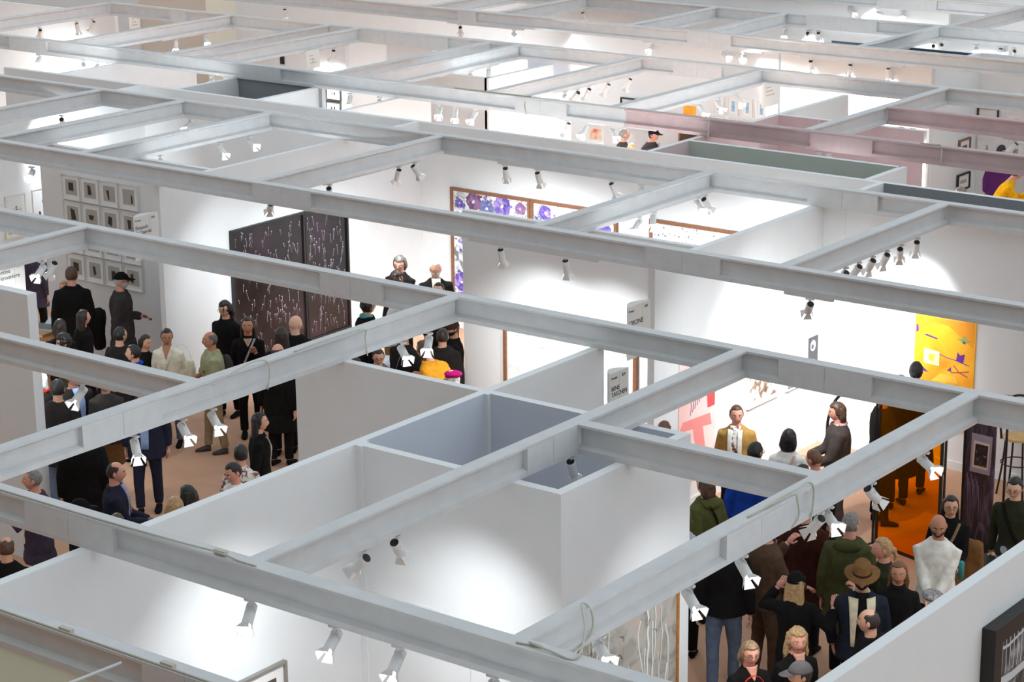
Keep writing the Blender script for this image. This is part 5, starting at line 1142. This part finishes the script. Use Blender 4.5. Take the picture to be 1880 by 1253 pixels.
for k in range(9): pp.poly([W_(.1+.05*k, .48-.03*(k % 3), .012), W_(.14+.05*k, .48-.03*(k % 3), .012), W_(.22+.045*k, .15+.05*(k % 4), .012)], 3)
pp.build('photograph', [mat('pale_blue_tape', sr(168, 172, 196), .6), mat('warm_white_paper', sr(228, 224, 216), .7), ramp_mat('black_photo_print', [(.4, sr(26, 22, 22)), (.6, sr(60, 52, 50)), (.72, sr(180, 170, 170))], scale=22), mat('violet_streak', sr(118, 110, 150), .6)], root)
MB().box((-.02, -.02, 1.78), (L_+.02, .02, 1.80)).box((-.02, -.02, 0), (0, .02, 1.78)).build('stand', BLACKM, root)
MB().box((-.15, -.25, 0), (L_+.1, .2, .015)).build('base', BLACKM, root)
pap = empty('paper_sheets', (*onZ(1778, 1020, .85), .85)); tag(pap, 'loose pale blue and white printed sheets beside the dark violet banner', 'papers')
MB().box((-.12, -.08, 0), (.1, .08, .006)).box((-.02, -.3, -.01), (.22, -.12, -.004)).build('sheets', mat('pale_blue_sheet', sr(186, 204, 224), .6), pap); MB().box((-.3, -.4, -.05), (.35, .2, -.02)).build('table_board', BLACK, pap)
for lx in (-.27, .32):
    for ly in (-.37, .17): MB().box((lx-.015, ly-.015, -.85), (lx+.015, ly+.015, -.05)).build('leg', BLACKM, pap)
# bent black tube frame in front of the grey jacket woman
fx, fy = onZ(1514, 935, 0)
arch = empty('tube_easel', (fx, fy, 0)); tag(arch, 'black bent-tube display frame curving over beside the grey jacket woman', 'frame')
e0 = np.array(RT)[:2]; e0 = e0/np.linalg.norm(e0)
pt = [(0, 0), (0, 1.1), (.02, 1.45), (.12, 1.72), (.35, 1.90), (.7, 1.98), (.95, 2.02)]
MB().tube(smooth([(e0[0]*u, e0[1]*u, z*.87) for u, z in pt], 5), .02, 8).build('bent_tube', BLACKM, arch, True)
MB().box((-.15, -.15, 0), (.15, .15, .02)).build('base', BLACKM, arch)
# black bentwood stool-chair with pale round seat at the right edge
cx_, cy_ = onZ(1864, 905, 0)
ch = empty('bentwood_chair', (cx_, cy_, 0)); tag(ch, 'black bent-tube chair with round pale wooden seat at the right edge', 'chair')
sz = .75
N = 24; MB().loft([[(.21*math.cos(2*math.pi*j/N), .21*math.sin(2*math.pi*j/N), z_) for j in range(N)] for z_ in (sz, sz+.03)]).build('seat', mat('pale_birch', sr(214, 176, 120), .5, var=.1, scale=12), ch)
for k in range(4):
    a_ = math.pi/4+k*math.pi/2; MB().tube(smooth([(.17*math.cos(a_), .17*math.sin(a_), sz), (.20*math.cos(a_), .20*math.sin(a_), .4), (.26*math.cos(a_), .26*math.sin(a_), .0)], 4), .014, 8).build('leg', BLACKM, ch, True)
for rr_, zz in ((.24, .42),): MB().tube([(.21*math.cos(2*math.pi*j/N), .21*math.sin(2*math.pi*j/N), zz) for j in range(N+1)], .009, 6).build('ring', BLACKM, ch, True)
u_ = e0
MB().tube(smooth([(-u_[0]*.22, -u_[1]*.22, sz), (-u_[0]*.24, -u_[1]*.24, 1.15), (-u_[0]*.1, -u_[1]*.1, 1.32), (u_[0]*.12, u_[1]*.12, 1.3), (u_[0]*.24, u_[1]*.24, 1.1), (u_[0]*.22, u_[1]*.22, sz)], 6), .016, 8).build('back_loop', BLACKM, ch, True)
MB().tube(smooth([(-u_[0]*.22, -u_[1]*.22, 1.1), (-u_[0]*.05, -u_[1]*.05-.05, 1.02), (u_[0]*.22, u_[1]*.22, 1.06)], 6), .013, 8).build('arm_loop', BLACKM, ch, True)
ppx, ppy = onZ(1842, 922, 0); ZPO = onA(1834, 724, ppy)[1]
pole = MB().tube([(0, 0, 0), (0, 0, ZPO)], .018, 8).ell((0, 0, ZPO-.02), (.07, .05, .03)).build('display_pole', BLACKM, None, True); pole.location = (*onZ(1842, 922, 0), 0); tag(pole, 'thin black upright pole with rounded top beside the bentwood chair', 'pole')
# ------------------------------------------------------------------ tables
def table(px, py, w, d, ang, h, mt, label, sheets=()):
    x, y = onZ(px, py, h); root = empty('display_table', (x, y, 0), ang); tag(root, label, 'table')
    MB().box((-w/2, -d/2, h-.03), (w/2, d/2, h)).build('table_top', mt, root, bevel=.004)
    for sx in (-1, 1):
        for sy in (-1, 1): MB().box((sx*(w/2-.05)-.02, sy*(d/2-.05)-.02, 0), (sx*(w/2-.05)+.02, sy*(d/2-.05)+.02, h-.03)).build('leg', mt, root)
    return root, Matrix.Translation((x, y, h))@Matrix.Rotation(ang, 4, 'Z')
tt, TM = table(66, 606, 1.15, .72, .15, .76, mat('oak_table', sr(176, 118, 60), .45, var=.15, scale=12), 'oak table with books and laptop beside the left crowd')
def bookat(M, x, y, a, w, d, h, z, mt, label, nm='book', g='books on the oak table'):
    p = M@Vector((x, y, z)); root = empty(nm, p, a); MB().box((-w/2, -d/2, .004), (w/2-.006, d/2, h-.004)).build('pages', MAT_W, root); MB().box((-w/2, -d/2-.003, 0), (w/2, d/2+.003, .004)).box((-w/2, -d/2-.003, h-.004), (w/2, d/2+.003, h)).box((w/2-.004, -d/2-.003, 0), (w/2, d/2+.003, h)).build('cover', mt, root); tag(root, label, 'book', g)
bookat(TM, -.1, -.12, .3, .32, .25, .04, 0, CL['sand'], 'tan-covered book at the front edge of the oak table')
bookat(TM, .25, -.18, .1, .28, .22, .035, 0, mat('tan_cover', sr(190, 150, 100), .5), 'light brown book right of the tan-covered book')
bookat(TM, .12, .10, .3, .40, .28, .05, 0, mat('slate_cover', sr(110, 118, 122), .5), 'large slate grey book in front of the laptop')
bookat(TM, -.3, .2, .6, .25, .2, .03, 0, CL['yellow'], 'yellow and green book at the left of the laptop')
bookat(TM, -.32, -.2, .2, .28, .22, .03, 0, mat('rust_cover', sr(160, 90, 50), .5), 'rust brown book at the left front of the table')
lp = TM@Vector((.15, .28, .012)); lroot = empty('laptop', lp, .2); tag(lroot, 'silver laptop with lit fruit emblem on lid, on the oak table', 'laptop')
MB().box((-.16, -.11, -.012), (.16, .11, 0)).build('laptop_base', METAL, lroot)
lid = MB(); mxl = Matrix.Rotation(math.radians(28), 4, 'X'); lid.box((-.16, -.11, .004), (.16, .11, .010), mx=mxl); lo_ = lid.build('lid', mat('brushed_silver', sr(205, 208, 212), .35, metal=.3), lroot); lo_.location = (0, 0, .055)
em = MB(); em.poly([mxl@Vector((x*.022, y*.024, .0115)) for x, y in circ(0, 0, 1, n=12)]); em.poly([mxl@Vector((.004+x*.006, .028+y*.009, .0115)) for x, y in circ(0, 0, 1, n=8)]); eo = em.build('lid_emblem', mat('white_emblem', (.95, .97, 1), .4, emit=1.2), lroot); eo.location = (0, 0, .055)
tm2, TM2 = table(738, 668, 1.4, .7, .35, .78, mat('white_table', (.75, .76, .78), .5), 'white display table with prints among the centre crowd')
for i_, (x_, y_, c_, lb) in enumerate(((-.45, .05, MAT_W, 'white print sheet at left of the white display table'), (.0, .2, mat('blue_sheet', sr(84, 110, 150), .6), 'blue printed sheet in the middle of the white display table'), (.5, -.1, MAT_W, 'white print sheet at right of the white display table'), (-.1, -.25, mat('pale_grey_sheet', sr(170, 176, 184), .6), 'pale grey print sheet at the front of the white display table'))):
    p = TM2@Vector((x_, y_, .001)); o = MB().box((-.2, -.14, 0), (.2, .14, .006)).build('print_sheet', c_, None); o.location = p; o.rotation_euler = (0, 0, .35+.1*i_); tag(o, lb, 'print')
finish_meshes()
